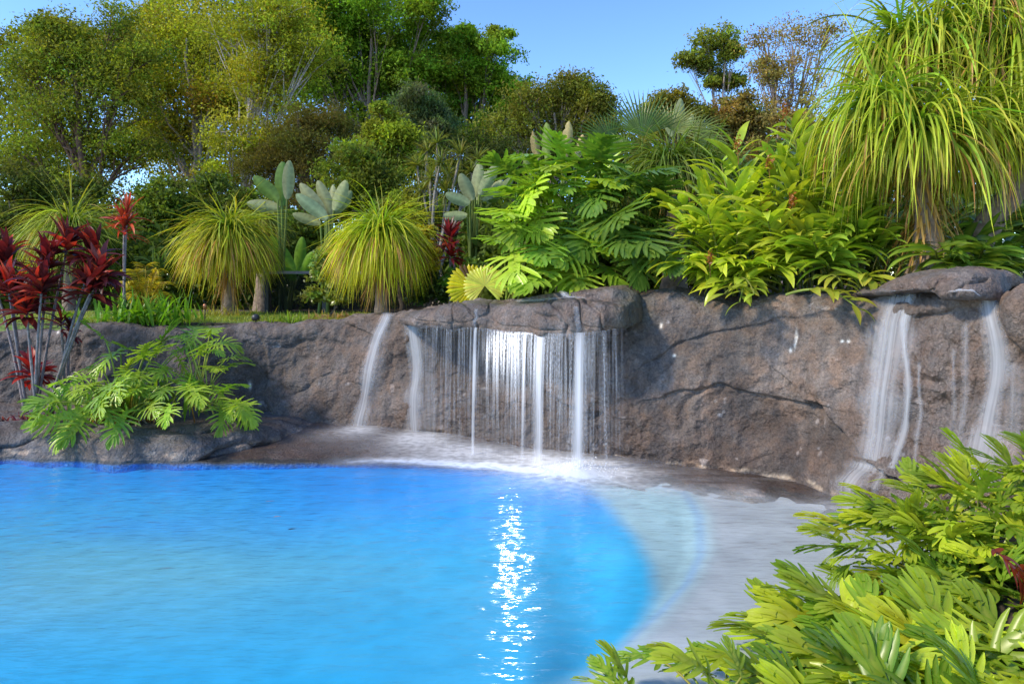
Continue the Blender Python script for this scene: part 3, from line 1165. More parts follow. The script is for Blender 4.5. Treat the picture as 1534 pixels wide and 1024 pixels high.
def make_falls():
    r = empty('waterfall', lip_point(780) * [1, 1, 0], 'wide central waterfall dropping from the rock ledge in thin veils and strands', 'waterfall')
    m = MB(); curtain(m, 618, 945, .36, .0, fade=.8); m.build('curtain', M_curtain, r)
    m = MB(); curtain(m, 722, 850, .52, .60, reach=.05, fade=1.0, power=.8); m.build('curtain', M_drops, r)
    for (x, w, a, fd, wd) in ((640, 9, .45, .6, 1), (655, 10, .5, .6, 1.2), (672, 11, .55, .5, 1.3), (690, 8, .4, .6, 1), (713, 9, .95, .25, .9),
                              (742, 8, .6, .8, 1), (775, 7, .7, .8, 1), (790, 9, .8, .7, 1), (810, 13, .95, .45, 1.2), (828, 7, .6, .6, 1), (841, 8, .8, .5, 1),
                              (859, 15, .66, .2, 1.1), (869, 16, .90, .05, 1.3), (881, 10, .55, .35, 1.2), (893, 8, .55, .5, 1), (905, 9, .75, .35, 1), (922, 9, .6, .5, .8), (934, 6, .5, .6, 1)):
        m = MB()
        if a < .7 and rng.random() < .3:
            continue
        a = a * (1 if a > .85 else rng.uniform(.45, 1.0))
        fall_stream(m, x + rng.uniform(-4, 4) * (a < .8), w * rng.uniform(.8, 1.5), a, reach=.06 if x < 850 else .12, fade=fd, widen=wd, end=.02)
        m.build('strand', M_stream if a > .6 else M_drops, r)
    def runnel(parent, key, pts, w, a):
        S = WALL[key]
        k0, k1 = (20, 125) if key == 'ledge' else (8, 70)
        G = S[k0:k1].reshape(-1, 3)
        gx = G[:, 0] / G[:, 1] * F + CX
        gy = HY + (H - G[:, 2]) / G[:, 1] * F
        pts = np.array(pts, float)
        q = resample(pts, 24)
        rows = []
        for x, y in q:
            dd = (gx - x) ** 2 + ((gy - y) * 2) ** 2
            c = np.argsort(dd)[:12]
            rows.append(G[c[np.argmin(G[c, 1])]])
        rows = np.array(rows) + [0, -.008, .012]
        pad = np.pad(rows, ((2, 2), (0, 0)), mode='edge')
        rows = sum(pad[i:i + 24] for i in range(5)) / 5
        t = norm(np.gradient(rows, axis=0))
        sv = norm(np.cross(t, np.array([0, -.7, .7])))
        mm = MB()
        tt = np.linspace(0, 1, 24)
        sheet(mm, rows, sv * w, a * sstep(0, .15, tt) * sstep(1.02, .9, tt), cols=7)
        mm.build('runnel', M_stream, parent)
    runnel(r, 'ledge', [(838, 436), (846, 441), (852, 447)], .09, .9)
    runnel(r, 'ledge', [(880, 447), (850, 446), (815, 449), (770, 453)], .05, .6)
    runnel(r, 'ledge', [(858, 452), (866, 470), (868, 490), (869, 503)], .06, .5)
    runnel(r, 'ledge', [(710, 462), (712, 478), (713, 494)], .05, .4)
    def wf(label, streams, name='water_stream', run=()):
        base = wall_pt(streams[0][0][0][0], z=0.1)
        rr = empty(name, base, label, 'waterfall')
        for s in streams:
            mm = MB()
            face_stream(mm, *s)
            mm.build('strand', M_stream, rr)
        for q in run:
            runnel(rr, *q)
        return rr
    wf('narrow white trickle furthest to the left, curving down from a groove',
       [([(566, 470), (554, 492), (549, 560), (541, 652)], 20, 26, .85), ([(560, 480), (556, 560), (552, 650)], 30, 34, .22)])
    wf('narrow stream running down the wall beside the left end of the ledge',
       [([(600, 468), (606, 510), (615, 580), (622, 662)], 26, 26, .85), ([(598, 470), (618, 540), (640, 660)], 34, 44, .22)])
    wf('broad pale cascade sliding down the wall under the left half of the cap rock',
       [([(1326, 440), (1320, 560), (1316, 690)], 62, 56, .62), ([(1342, 441), (1338, 500), (1356, 560), (1352, 640), (1345, 700)], 13, 11, .8), ([(1312, 440), (1308, 700)], 20, 26, .4),
        ([(1302, 690), (1290, 765)], 56, 44, .65), ([(1334, 700), (1332, 745)], 12, 10, .5), ([(1370, 540), (1372, 690)], 7, 6, .35)], run=[('cap', [(1304, 440), (1330, 438), (1360, 436), (1382, 434)], .035, .8)])
    wf('tall thin cascade under the right end of the cap rock',
       [([(1450, 438), (1470, 470), (1482, 540), (1470, 640), (1462, 720)], 24, 46, .85), ([(1432, 480), (1436, 600), (1425, 720)], 10, 9, .35), ([(1417, 520), (1424, 720)], 7, 6, .3),
        ([(1500, 540), (1506, 640), (1500, 700)], 26, 34, .3)], run=[('cap', [(1416, 439), (1435, 437), (1455, 438), (1470, 446)], .04, .8)])
    # thin runnels over the top of ledge and cap
    # ---- foam on the water and shelf
    xs = np.linspace(-3.2, 3.6, 380)
    X = np.tile(xs, (260, 1))
    Y = np.linspace(4.3, 8.5, 260)[:, None] + 0 * X
    yw = np.interp(X, _pX, _pY)
    px = X / Y * F + CX
    py = HY + H / Y * F
    al = np.zeros(X.shape)
    st_a = np.zeros(X.shape)
    st_r = np.zeros(X.shape)
    for (cx, cy, rr, a) in ((869, 706, .30, 2.6), (869, 714, .7, .8), (713, 680, .22, .5), (625, 664, .30, 1.1), (640, 676, .5, .7), (541, 655, .22, .8), (520, 660, .4, .35), (810, 690, .3, .55), (760, 688, .5, .45), (690, 684, .35, .55), (905, 708, .3, .4),
                            (1300, 765, .3, .5), (1330, 765, .4, .3)):
        c = on_plane(cx, cy)
        dx, dy = X - c[0], (Y - c[1])
        rad = np.hypot(dx, dy * 1.15)
        k = a * np.exp(-(rad / rr) ** 2)
        up = k > st_r
        st_a = np.where(up, np.arctan2(dx, -dy) * 3, st_a)
        st_r = np.maximum(st_r, k)
        al = al + k
    edge = np.interp(px, SHX, SHY)
    lane = np.exp(-((py - edge - 2 - 3 * vnoise(np.stack([X * 5, Y * 2, 0 * X], -1))) / 4.5) ** 2) * sstep(470, 600, px) * sstep(900, 840, px)
    al = al + 1.0 * lane
    lane2 = np.exp(-((py - edge + 3 - 5 * vnoise(np.stack([X * 4, Y * 2, 0 * X + 4], -1))) / 9) ** 2) * sstep(930, 1000, px) * sstep(1400, 1250, px)
    al = al + .22 * lane2
    al = al + .10 * sstep(-.1, .7, fbm(np.stack([X * 3, Y * 9, 0 * X + 2], -1), 3)) * sstep(900, 960, px) * (py < edge)
    # long streaks running out from the main splash
    c = on_plane(869, 712)
    ang = np.arctan2(X - c[0], -(Y - c[1]))
    rad = np.hypot(X - c[0], Y - c[1])
    ray = sstep(.15, .75, vnoise(np.stack([ang * 9, rad * .7, 0 * X], -1)) + .3)
    al = al + .16 * ray * np.exp(-rad / .9) * sstep(.1, .3, rad)
    c2 = on_plane(630, 668)
    ang2 = np.arctan2(X - c2[0], -(Y - c2[1]))
    rad2 = np.hypot(X - c2[0], Y - c2[1])
    al = al + .14 * sstep(.1, .7, vnoise(np.stack([ang2 * 7, rad2 * .7, 0 * X + 5], -1)) + .25) * np.exp(-rad2 / .55)
    hi = np.interp(px, [250, 560, 760, 900, 1100], [.10, .085, .05, .025, .02])
    shz = hi * (1 - np.clip((py - 640) / np.maximum(edge - 640, 1), 0, 1) ** 1.5)
    Z = .022 + np.maximum(shz, 0) + .07 * np.exp(-((X - c[0]) ** 2 + (Y - c[1]) ** 2) / .07)
    al = al * (Y < yw + .1)
    al = np.where(al < .012, 0, al)
    col = np.concatenate([np.ones(X.shape + (3,)) * np.array((.88, .88, .9)), al[..., None]], -1)
    st = np.stack([X, Y, 0 * X], -1)
    Q = grid_faces(*X.shape)
    keep = (al.ravel()[Q] > 0).any(1)
    Q = Q[keep]
    used = np.unique(Q)
    remap = -np.ones(al.size, int)
    remap[used] = np.arange(len(used))
    m = MB()
    m.add(np.stack([X, Y, Z], -1).reshape(-1, 3)[used], remap[Q], col=col.reshape(-1, 4)[used], st=st.reshape(-1, 3)[used])
    tag(m.build('foam', M_foam), 'white foam and spray where the waterfalls meet the pool', 'foam', kind='stuff')
    # spray puffs at the foot of the main jet: shells of droplets
    m = MB()
    n = 2600
    rad = np.abs(rng.normal(size=n)) * .13
    th = rng.uniform(0, 2 * PI, n)
    cen = np.stack([c[0] + rad * np.cos(th) * 1.5, c[1] + rad * np.sin(th), np.abs(rng.normal(size=n)) * .07 * np.exp(-rad / .3) + .03], -1)
    s_ = rng.uniform(.002, .006, n)
    leaf_cards(m, cen, s_, np.tile([[.9, .9, .92]], (n, 1)), aspect=.8)
    def mist(cx, cy, cz, rx, ry, rz, dens, label):
        mm, N, Lk = newmat('mist')
        out = N.new('ShaderNodeOutputMaterial')
        vs = N.new('ShaderNodeVolumeScatter')
        vs.inputs['Color'].default_value = (.97, .97, 1, 1)
        tc = N.new('ShaderNodeTexCoord')
        mp = N.new('ShaderNodeVectorMath')
        mp.operation = 'DIVIDE'
        mp.inputs[1].default_value = (rx, ry, rz)
        Lk.new(tc.outputs['Object'], mp.inputs[0])
        ln = N.new('ShaderNodeVectorMath')
        ln.operation = 'LENGTH'
        Lk.new(mp.outputs[0], ln.inputs[0])
        mr = N.new('ShaderNodeMapRange')
        mr.interpolation_type = 'SMOOTHSTEP'
        mr.inputs[1].default_value, mr.inputs[2].default_value = .05, 1.0
        mr.inputs[3].default_value, mr.inputs[4].default_value = dens, 0
        Lk.new(ln.outputs['Value'], mr.inputs[0])
        Lk.new(mr.outputs[0], vs.inputs['Density'])
        Lk.new(vs.outputs[0], out.inputs['Volume'])
        th, ph_ = np.meshgrid(np.linspace(0, 2 * PI, 33), np.linspace(.02, PI - .02, 17))
        b = MB()
        b.add(np.stack([rx * np.sin(ph_) * np.cos(th), ry * np.sin(ph_) * np.sin(th), rz * np.cos(ph_)], -1) + [cx, cy, cz], grid_faces(17, 33))
        tag(b.build('mist', mm, None, (cx, cy, cz)), label, 'mist', kind='stuff')
    mist(c[0], c[1], .05, .42, .30, .17, 16, 'soft white mist around the foot of the main jet')
    mist(c2[0], c2[1], .08, .42, .28, .12, 7, 'thin white mist where the left streams strike the rock shelf')
    tag(m.build('spray', plain_mat('water droplets', None, .3, 5, .02)), 'fine white spray at the foot of the main jet', 'spray', kind='stuff')


make_falls()

# ====================================================================== PLANTS
def gp(x, d):
    """ground point seen at picture column x, distance d"""
    X = (x - CX) / F * d
    return np.array([X, d, float(ground_z(np.array(X), np.array(d)))])


def cvar(col, amt=.2):
    c = np.asarray(col) * (1 + amt * rng.normal()) * (1 + amt * .4 * rng.normal(size=3))
    return c.clip(.004, .9)


# ---------------------------------------------------------------- background trees
def tree(name, label, cat, group, bx, d, blobs, col, leafpx=3.4, per=1500, trunk_r=.16, trunk_top=None, bark=(.16, .12, .085),
         lean=0.0, aspect=.42, hang=.0, spread=.30, sub=13, flat=.75, low=None, twigs=3, mat=None, hi=(1.2, 1.2, .8), branch_px=1.0, fill=.9, gap=-.32):
    base = gp(bx, d) - [0, 0, .1]
    root = empty(name, base, label, cat, group)
    sc = d / F
    blobs = list(blobs)
    nb0 = len(blobs)
    for _ in range(int(nb0 * fill)):
        i, j = rng.integers(0, nb0, 2)
        (xa, ya, ra), (xb, yb, rb) = blobs[i], blobs[j]
        if math.hypot(xa - xb, ya - yb) < 2.6 * max(ra, rb) and i != j:
            f = rng.uniform(.3, .7)
            blobs.append((xa * f + xb * (1 - f), ya * f + yb * (1 - f), .8 * (ra * f + rb * (1 - f))))
    per, leafpx = per * PER, leafpx * LPX
    col = np.asarray(col) * TCOL
    cs = np.array([P(x, y, d) for x, y, r in blobs])
    rs = np.array([r * sc for _, _, r in blobs])
    cs[:, 1] += rng.uniform(-.25, 1.0, len(cs)) * rs * 1.1
    # trunk
    tt = trunk_top if trunk_top is not None else (np.mean([b[0] for b in blobs]), np.percentile([b[1] for b in blobs], 25))
    top = P(tt[0], tt[1], d)
    n = 12
    t = np.linspace(0, 1, n)[:, None]
    tp = base * (1 - t) + top * t
    tp[:, 0] += (np.sin(t[:, 0] * 5 + bx) * .12 + lean * np.sin(t[:, 0] * PI)) * sc * 60 / 1.2
    tp[1:-1, 0] += rng.normal(size=n - 2) * .05 * sc * 40
    tp[:, 1] += np.sin(t[:, 0] * 4) * .2
    rad = trunk_r * (1 - .78 * t[:, 0])
    tb = MB()
    bc = np.array(bark)
    tube(tb, tp, rad, 9, bc, wob=.06)
    cb = MB()
    for c, r in zip(cs, rs):
        # a limb from the trunk, starting below the clump
        zz = tp[:, 2]
        want = base[2] + (c[2] - base[2]) * rng.uniform(.45, .72)
        k = int(np.clip(np.argmin(np.abs(zz - want)), 2, n - 2))
        s = tp[k]
        mid = .55 * s + .45 * c + np.array([0, 0, -.12 * np.linalg.norm(c - s)]) + rng.normal(size=3) * .08 * r
        lb = bez(s, mid, c, 9)
        lb[1:-1] += rng.normal(size=(7, 3)) * .05 * r
        lr = max(rad[k] * .55, .015) * np.linspace(1, .35, 9)
        tube(tb, lb, lr, 6, bc * 1.05)
        stretch = np.array([rng.uniform(.8, 1.35), 1, rng.uniform(.55, 1.0)])
        subs = stretch * norm(rng.normal(size=(sub, 3))) * (rng.random((sub, 1)) ** .4) * r * np.array([.95, .95, flat])
        for j, sv in enumerate(subs):
            e = c + sv
            if j < twigs * 3:
                q = lb[rng.integers(4, 9)]
                tube(tb, bez(q, .5 * (q + e) + [0, 0, .12 * r], e, 6), np.linspace(.35 * lr[-1] + .006, .004, 6) * branch_px, 4, bc * 1.1)
        m = int(per / sub)
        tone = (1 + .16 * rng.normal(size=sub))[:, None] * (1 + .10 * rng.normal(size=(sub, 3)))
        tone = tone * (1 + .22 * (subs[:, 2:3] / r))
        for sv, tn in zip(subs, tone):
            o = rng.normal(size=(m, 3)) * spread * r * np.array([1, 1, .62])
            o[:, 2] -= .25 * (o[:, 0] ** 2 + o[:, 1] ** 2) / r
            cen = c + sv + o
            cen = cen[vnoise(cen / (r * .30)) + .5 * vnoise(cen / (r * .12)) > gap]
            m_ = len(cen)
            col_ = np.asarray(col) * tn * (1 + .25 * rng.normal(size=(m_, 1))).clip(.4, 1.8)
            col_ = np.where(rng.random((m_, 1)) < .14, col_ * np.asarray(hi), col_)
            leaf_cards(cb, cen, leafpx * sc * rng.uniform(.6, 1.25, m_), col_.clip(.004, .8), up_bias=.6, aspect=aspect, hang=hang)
    tb.build('trunk', M_bark, root)
    cb.build('crown', mat or M_tree, root)
    return root


PER, LPX, TCOL = 2.6, .80, 1.35
OLIVE, YELL, DARK, GREEN = (.125, .165, .03), (.20, .225, .03), (.062, .082, .026), (.10, .185, .022)
TG = 'trees behind the garden'
tree('tree', 'open olive tree with reddish brown forking trunk at the far left', 'tree', TG, 108, 20,
     [(150, 20, 45), (100, 40, 45), (190, 70, 45), (30, 120, 55), (70, 60, 50), (130, 95, 62), (165, 160, 58), (75, 165, 62), (10, 200, 55), (40, 250, 60), (140, 230, 60), (190, 215, 45), (60, 30, 30), (120, 300, 55), (10, 300, 50)], OLIVE, trunk_top=(118, 120), bark=(.15, .085, .055), trunk_r=.2, per=1300, lean=.3, fill=.9, branch_px=2.2, gap=-.5)
tree('tree', 'tall yellow green gum tree with straight pale trunk left of centre', 'tree', TG, 281, 23,
     [(215, 20, 62), (290, 15, 70), (270, 90, 70), (225, 120, 55), (335, 80, 60), (205, 170, 50), (300, 160, 62), (250, 215, 58), (175, 60, 40), (345, 140, 50)], YELL, trunk_top=(284, 60), bark=(.30, .25, .20), trunk_r=.17, per=1500, fill=1.0, branch_px=2.0, gap=-.5)
tree('tree', 'slender gum tree with whitish trunk and bare forking pale branches', 'tree', TG, 345, 20,
     [(385, 20, 62), (430, 15, 55), (335, 25, 55), (465, 70, 50), (420, 85, 58), (365, 110, 45), (400, 150, 48), (440, 40, 50), (340, 200, 45), (395, 215, 42), (330, 260, 40)], (.20, .225, .03), trunk_top=(388, 120), bark=(.42, .36, .31), trunk_r=.13, per=1000, lean=-.2, branch_px=2.6, fill=.9, gap=-.4)
tree('tree', 'dark feathery olive brown tree in front of the tallest green trees', 'tree', TG, 452, 19,
     [(420, 200, 45), (460, 180, 45), (480, 225, 48), (435, 250, 48), (470, 280, 45), (410, 290, 40), (500, 180, 38), (395, 245, 35)], (.085, .085, .028), leafpx=3.2, aspect=.22, per=1900, trunk_top=(455, 170), bark=(.14, .10, .07))
tree('tree', 'tall rounded deep green tree cut off by the top of the picture', 'tree', TG, 560, 40,
     [(470, 25, 55), (440, 60, 55), (480, -10, 60), (540, -5, 55), (520, 60, 55), (570, 20, 62), (625, 45, 50), (500, 120, 55), (560, 110, 60), (610, 100, 45), (530, 170, 50), (460, 110, 50), (590, 160, 40), (640, 20, 42), (655, 60, 30)], GREEN, per=2100, trunk_r=.3, trunk_top=(560, 60), sub=16, spread=.22)
tree('tree', 'clumpy bright green tree stepping down towards the open sky', 'tree', TG, 690, 42,
     [(705, 60, 36), (735, 85, 40), (680, 110, 48), (725, 140, 50), (640, 150, 42), (765, 125, 30), (670, 180, 45), (770, 165, 26), (715, 195, 40), (655, 115, 36), (690, 50, 24), (745, 55, 20), (640, 205, 34)], (.12, .215, .025), per=2000, trunk_r=.3, trunk_top=(700, 110), sub=16, spread=.22)
tree('tree', 'low rounded olive tree with many thin visible branches, just right of the green trees', 'tree', TG, 815, 32,
     [(790, 150, 38), (830, 128, 34), (870, 135, 34), (900, 155, 26), (845, 175, 42), (800, 195, 40), (890, 185, 30), (760, 180, 32), (770, 225, 40), (850, 120, 26)], (.11, .13, .03), per=1300, trunk_top=(830, 170), bark=(.24, .19, .14), trunk_r=.22, branch_px=3.2, spread=.40, fill=.4)
tree('tree', 'blue green drooping tree in front of the clumpy bright green tree', 'tree', TG, 640, 24,
     [(625, 150, 30), (650, 175, 32), (605, 175, 26), (640, 205, 28), (665, 205, 22)], (.075, .12, .068), aspect=.25, hang=1.2, per=1700, leafpx=4, trunk_top=(638, 190), bark=(.15, .12, .09), trunk_r=.1)
tree('tree', 'isolated eucalyptus with flat topped crown standing against the sky', 'tree', TG, 1088, 34,
     [(1060, 62, 24), (1085, 55, 20), (1035, 85, 17), (1062, 92, 16), (1095, 80, 14), (1085, 112, 22), (1102, 118, 14), (1068, 120, 10)], (.13, .16, .035), per=1500, trunk_top=(1086, 80), bark=(.32, .26, .21), trunk_r=.14, sub=14, fill=.2, spread=.40, gap=-.02)
tree('tree', 'thin brownish half bare gum tree behind the ponytail palm', 'tree', TG, 1172, 30,
     [(1150, 55, 30), (1195, 40, 32), (1230, 60, 30), (1180, 95, 36), (1220, 120, 36), (1140, 100, 20), (1170, 150, 30), (1215, 165, 30), (1250, 30, 25)], (.20, .165, .07), per=620, trunk_top=(1180, 70), bark=(.27, .20, .16), trunk_r=.13, leafpx=3, branch_px=2.6, gap=.0, spread=.4, fill=.5)
for (x, d, bl, lab, c) in (
    (1010, 24, [(985, 160, 22), (1010, 150, 24), (1035, 165, 24), (1000, 190, 28), (1045, 195, 24)], 'olive shrub behind the spiky fan palm', (.15, .155, .035)),
    (1110, 24, [(1080, 165, 26), (1110, 155, 24), (1140, 170, 26), (1095, 200, 30), (1135, 215, 30), (1070, 215, 24)], 'brownish scrubby bush under the isolated eucalyptus', (.16, .135, .05)),
    (1200, 22, [(1180, 180, 28), (1215, 190, 30), (1160, 215, 28), (1200, 235, 34), (1240, 215, 30), (1170, 255, 26)], 'dry brown bush below the half bare gum tree', (.17, .13, .06)),
    (745, 22, [(720, 215, 36), (760, 230, 38), (800, 235, 36), (735, 262, 34), (700, 245, 28), (780, 270, 30), (830, 215, 30), (850, 245, 30)], 'very dark dense bush in the shade below the low rounded tree', (.04, .06, .02))):  # deep shade under the trees put into the last bush's leaf colour
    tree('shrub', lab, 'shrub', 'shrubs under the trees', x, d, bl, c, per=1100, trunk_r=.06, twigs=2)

def forest():
    mb = MB()
    n = 210000
    x = rng.uniform(-220, 1330, n)
    d = rng.uniform(44, 52, n)
    top = np.interp(x, [-220, -20, 0, 60, 120, 170, 215, 260, 640, 668, 700, 790, 920, 1000, 1100, 1330], [10, 25, 50, 20, 35, 45, 10, -40, -30, 40, 70, 140, 185, 190, 175, 200])
    top = top + 16 * fbm(np.stack([x / 34, d / 5, 0 * x], -1), 3)
    y = top + (440 - top) * rng.random(n)
    nz = fbm(np.stack([x / 48, y / 34, d / 6], -1), 3)
    hole = sstep(520, 250, x) * sstep(60, 200, y) * .45 + .12
    keep = nz > -.75 + hole
    x, y, d, nz = x[keep], y[keep], d[keep], nz[keep]
    g = sstep(400, 480, x)[:, None]
    c = np.array((.22, .25, .035)) * (1 - g) + np.array((.13, .21, .03)) * g
    rt = sstep(900, 1000, x)[:, None]
    c = c * (1 - rt) + np.array((.22, .19, .07)) * rt
    c = c * (.66 + .5 * nz[:, None]) * (1 + .25 * rng.normal(size=(len(x), 1))).clip(.4, 1.7)
    P3 = np.stack([(x - CX) / F * d, d, H - (y - HY) / F * d], -1)
    leaf_cards(mb, P3, rng.uniform(.12, .24, len(x)), c.clip(.01, .7), up_bias=.6)
    tag(mb.build('forest', M_tree), 'far wood closing the view behind the separate trees', 'forest', kind='stuff')


forest()

# leafy understorey along the fence line
US = 'leafy understorey shrubs'
for (x, d, bl, lab, c) in (
    (25, 15, [(10, 300, 45), (40, 340, 48), (5, 375, 45), (60, 385, 40), (30, 265, 35)], 'dark green leafy shrub at the left edge below the brown trunk', DARK),
    (125, 16, [(100, 330, 42), (150, 320, 42), (125, 375, 45), (165, 370, 40), (110, 280, 36), (90, 400, 35)], 'dark shrub behind the small ponytail palm', (.07, .095, .03)),
    (225, 15.5, [(200, 330, 40), (245, 320, 42), (225, 370, 45), (255, 385, 38), (190, 385, 36), (235, 285, 34)], 'mid green shrub behind the golden cane palm', (.085, .13, .028)),
    (330, 16.5, [(290, 320, 42), (335, 310, 42), (305, 365, 44), (360, 350, 42), (345, 400, 40), (375, 300, 34), (300, 275, 30)], 'dark leafy shrub around the foot of the pale trunks', (.075, .11, .028)),
    (440, 15, [(415, 335, 36), (455, 345, 38), (430, 385, 40), (480, 380, 36), (395, 380, 32)], 'dense deep green shrub behind the dark fence', (.055, .10, .022)),
    (520, 14.5, [(500, 265, 40), (540, 230, 34), (530, 290, 40), (560, 265, 34), (495, 310, 34), (575, 300, 34)], 'tall mid green shrub behind the middle ponytail palm', (.095, .13, .026)),
    (575, 17, [(575, 180, 28), (560, 205, 30), (600, 205, 30), (540, 225, 28), (585, 235, 34), (615, 240, 30), (572, 162, 14)], 'bright yellow green shrub with pointed top below the green trees', (.15, .19, .03)),
    (690, 13.5, [(675, 310, 32), (715, 315, 32), (700, 355, 34), (735, 345, 30), (660, 350, 28), (730, 290, 26)], 'mixed green shrub left of the big philodendron', (.085, .125, .03)),
    (600, 12.5, [(590, 310, 28), (620, 300, 26), (640, 325, 28), (605, 350, 28), (570, 335, 24)], 'small leaved light green shrub around the dragon tree stems', (.15, .20, .04))):
    tree('shrub', lab, 'shrub', US, x, d, bl, c, per=1250, trunk_r=.05, twigs=2, leafpx=4.2, sub=12)

GS = 'small garden shrubs on the wall'
for (x, d, bl, lab, c, lp_) in (
    (640, 9.6, [(638, 345, 12), (630, 365, 15), (645, 380, 16), (636, 400, 16)], 'upright yellow leaved croton beside the middle ponytail palm', (.34, .33, .03), 6),
    (700, 9.3, [(690, 410, 18), (712, 395, 18), (725, 415, 16), (675, 425, 14)], 'small bright green bush between the red cordyline and fan leaves', (.10, .19, .03), 6),
    (655, 9.6, [(650, 425, 20), (632, 440, 18), (668, 440, 14), (640, 415, 16)], 'low dark green bush right of the middle ponytail trunk', (.04, .085, .02), 5),
    (490, 9.6, [(478, 410, 18), (500, 425, 18), (470, 440, 15), (492, 380, 18), (510, 445, 14)], 'small flowering green bush at the right end of the fence panel', (.15, .19, .05), 5.5)):
    tree('shrub', lab, 'shrub', GS, x, d, bl, c, per=420, trunk_r=.02, twigs=1, leafpx=lp_, sub=9, mat=M_leaf)


# ---------------------------------------------------------------- ponytail palms
def pony_head(mb, c, n, L, W, cA, cB, rise=.9, droop=3.0, segs=11, wide=1.0, dead=.06, low=.0, accel=.3):
    sn = np.where(rng.random(n) < .68, rng.uniform(.5, 1.0, n), rng.uniform(low, .6, n))
    el = np.arcsin(sn) * rise
    az = rng.uniform(0, 2 * PI, n)
    D = np.stack([np.cos(el) * np.cos(az) * wide, np.cos(el) * np.sin(az) * wide, np.sin(el)], -1)
    O = np.asarray(c) + D * .04 + rng.normal(size=(n, 3)) * .02
    Ls = L * rng.uniform(.55, 1.18, n)
    dr = droop * rng.uniform(.75, 1.25, n) * np.where(rng.random(n) < .07, .35, 1.0)
    k = int(n * (1 - dead))
    ribbons(mb, O[:k], D[:k], Ls[:k], W * rng.uniform(.7, 1.2, k), dr[:k], segs, cA, cB, fold=.35, var=.28, power=1.4, wig=.3, twist=.5, accel=accel)
    if k < n:
        D2 = D[k:] * [1, 1, .25] + [0, 0, -.25]
        ribbons(mb, O[k:], D2, Ls[k:] * .95, W, dr[k:] * 1.1, segs, (.40, .27, .09), (.46, .29, .12), fold=.3, var=.25, wig=.25)


def ponytail(label, trunk, heads, n, L, W, cA=(.105, .20, .03), cB=(.34, .35, .035), r0=.2, r1=.09, skirt=None, **kw):
    base = np.array(trunk[0])
    root = empty('ponytail_palm', base, label, 'ponytail palm', 'ponytail palms')
    tb = MB()
    pts = resample(np.array(trunk), 14)
    tt = np.linspace(0, 1, 14)
    rad = r1 + (r0 - r1) * (1 - tt) ** 1.8
    tube(tb, pts, rad, 12, (.24, .17, .115), wob=.04)
    hb = MB()
    for hp in heads:
        s = pts[-4]
        tube(tb, bez(s, .5 * (s + hp) + [0, 0, -.05], hp, 7), np.linspace(r1 * .9, r1 * .6, 7), 8, (.24, .17, .115))
        pony_head(hb, hp, n, L * rng.uniform(.92, 1.08), W, cA, cB, **kw)
    if skirt is not None:
        n2 = 170
        O2 = np.array([pts[rng.integers(6, 13)] for _ in range(n2)]) + rng.normal(size=(n2, 3)) * .03
        D2 = rng.normal(size=(n2, 3)) * [1, 1, .3] + [0, 0, -.3]
        ribbons(hb, O2, D2, skirt * rng.uniform(.6, 1.1, n2), W, 2.2, 8, (.38, .26, .09), (.44, .28, .12), fold=.3, var=.25, wig=.3, accel=-.3)
    tb.build('trunk', M_bark, root)
    hb.build('foliage', M_grassleaf, root)


def tr(x0, y0, x1, y1, d, k=4, bend=0):
    t = np.linspace(0, 1, k)
    return [P(x0 + (x1 - x0) * a + bend * math.sin(a * PI), y0 + (y1 - y0) * a, d) for a in t]


ponytail('small pale green ponytail palm behind the tall red cordylines', tr(104, 490, 106, 345, 12.5), [P(106, 342, 12.5)], 1100, 1.2, .010, cA=(.17, .26, .05), cB=(.40, .44, .06), droop=2.6, accel=-.5, r0=.15)
ponytail('ponytail palm with bright shaggy head on the lawn left of the fence', tr(342, 478, 345, 350, 10.6), [P(343, 352, 10.6)], 1900, 1.08, .010, cA=(.12, .22, .035), cB=(.56, .54, .04), droop=2.6, accel=-.55, skirt=.62, dead=.2, low=-.12, r0=.13, r1=.06)
ponytail('paler ponytail palm head peeping out behind the one on the lawn', tr(392, 478, 398, 340, 12.5), [P(392, 335, 12.5)], 420, .75, .010, cA=(.17, .24, .06), cB=(.30, .32, .06), droop=2.8)
ponytail('yellow green ponytail palm at the centre, just behind the left end of the ledge', tr(572, 468, 570, 352, 9.0), [P(570, 352, 9.0)], 1900, 1.08, .0085, cA=(.15, .30, .03), cB=(.62, .62, .03), droop=2.7, accel=-.55, skirt=.62, dead=.18, low=-.12, r0=.10, r1=.05)
ponytail('fine leaved dark green ponytail palm between the big philodendron and the ginger', tr(1010, 440, 1012, 270, 8.8), [P(1000, 255, 8.8), P(1045, 262, 8.9)], 750, 1.0, .009, cA=(.075, .15, .025), cB=(.19, .26, .05), droop=2.9)
ponytail('huge multi headed ponytail palm with thick trunk behind the cap rock', [P(1393, 408, 5.9), P(1391, 370, 5.9), P(1384, 300, 5.95), P(1375, 200, 6.0)],
         [P(1322, 165, 5.9), P(1402, 70, 6.3), P(1378, 205, 5.65), P(1452, 190, 5.9), P(1350, 70, 6.5)], 480, 1.06, .0105, cA=(.13, .27, .03), cB=(.42, .46, .045), r0=.2, r1=.055, droop=3.3, dead=.13, skirt=.6)
ponytail('leaning ponytail palm cut off by the right edge of the picture', [P(1452, 385, 6.2), P(1485, 330, 6.1), P(1525, 275, 6.0), P(1560, 190, 6.0)],
         [P(1515, 85, 6.1), P(1565, 170, 5.9), P(1600, 60, 6.0), P(1480, 10, 6.4)], 460, 1.12, .0105, cA=(.13, .27, .03), cB=(.42, .46, .045), r0=.13, r1=.10, droop=3.3, dead=.13)


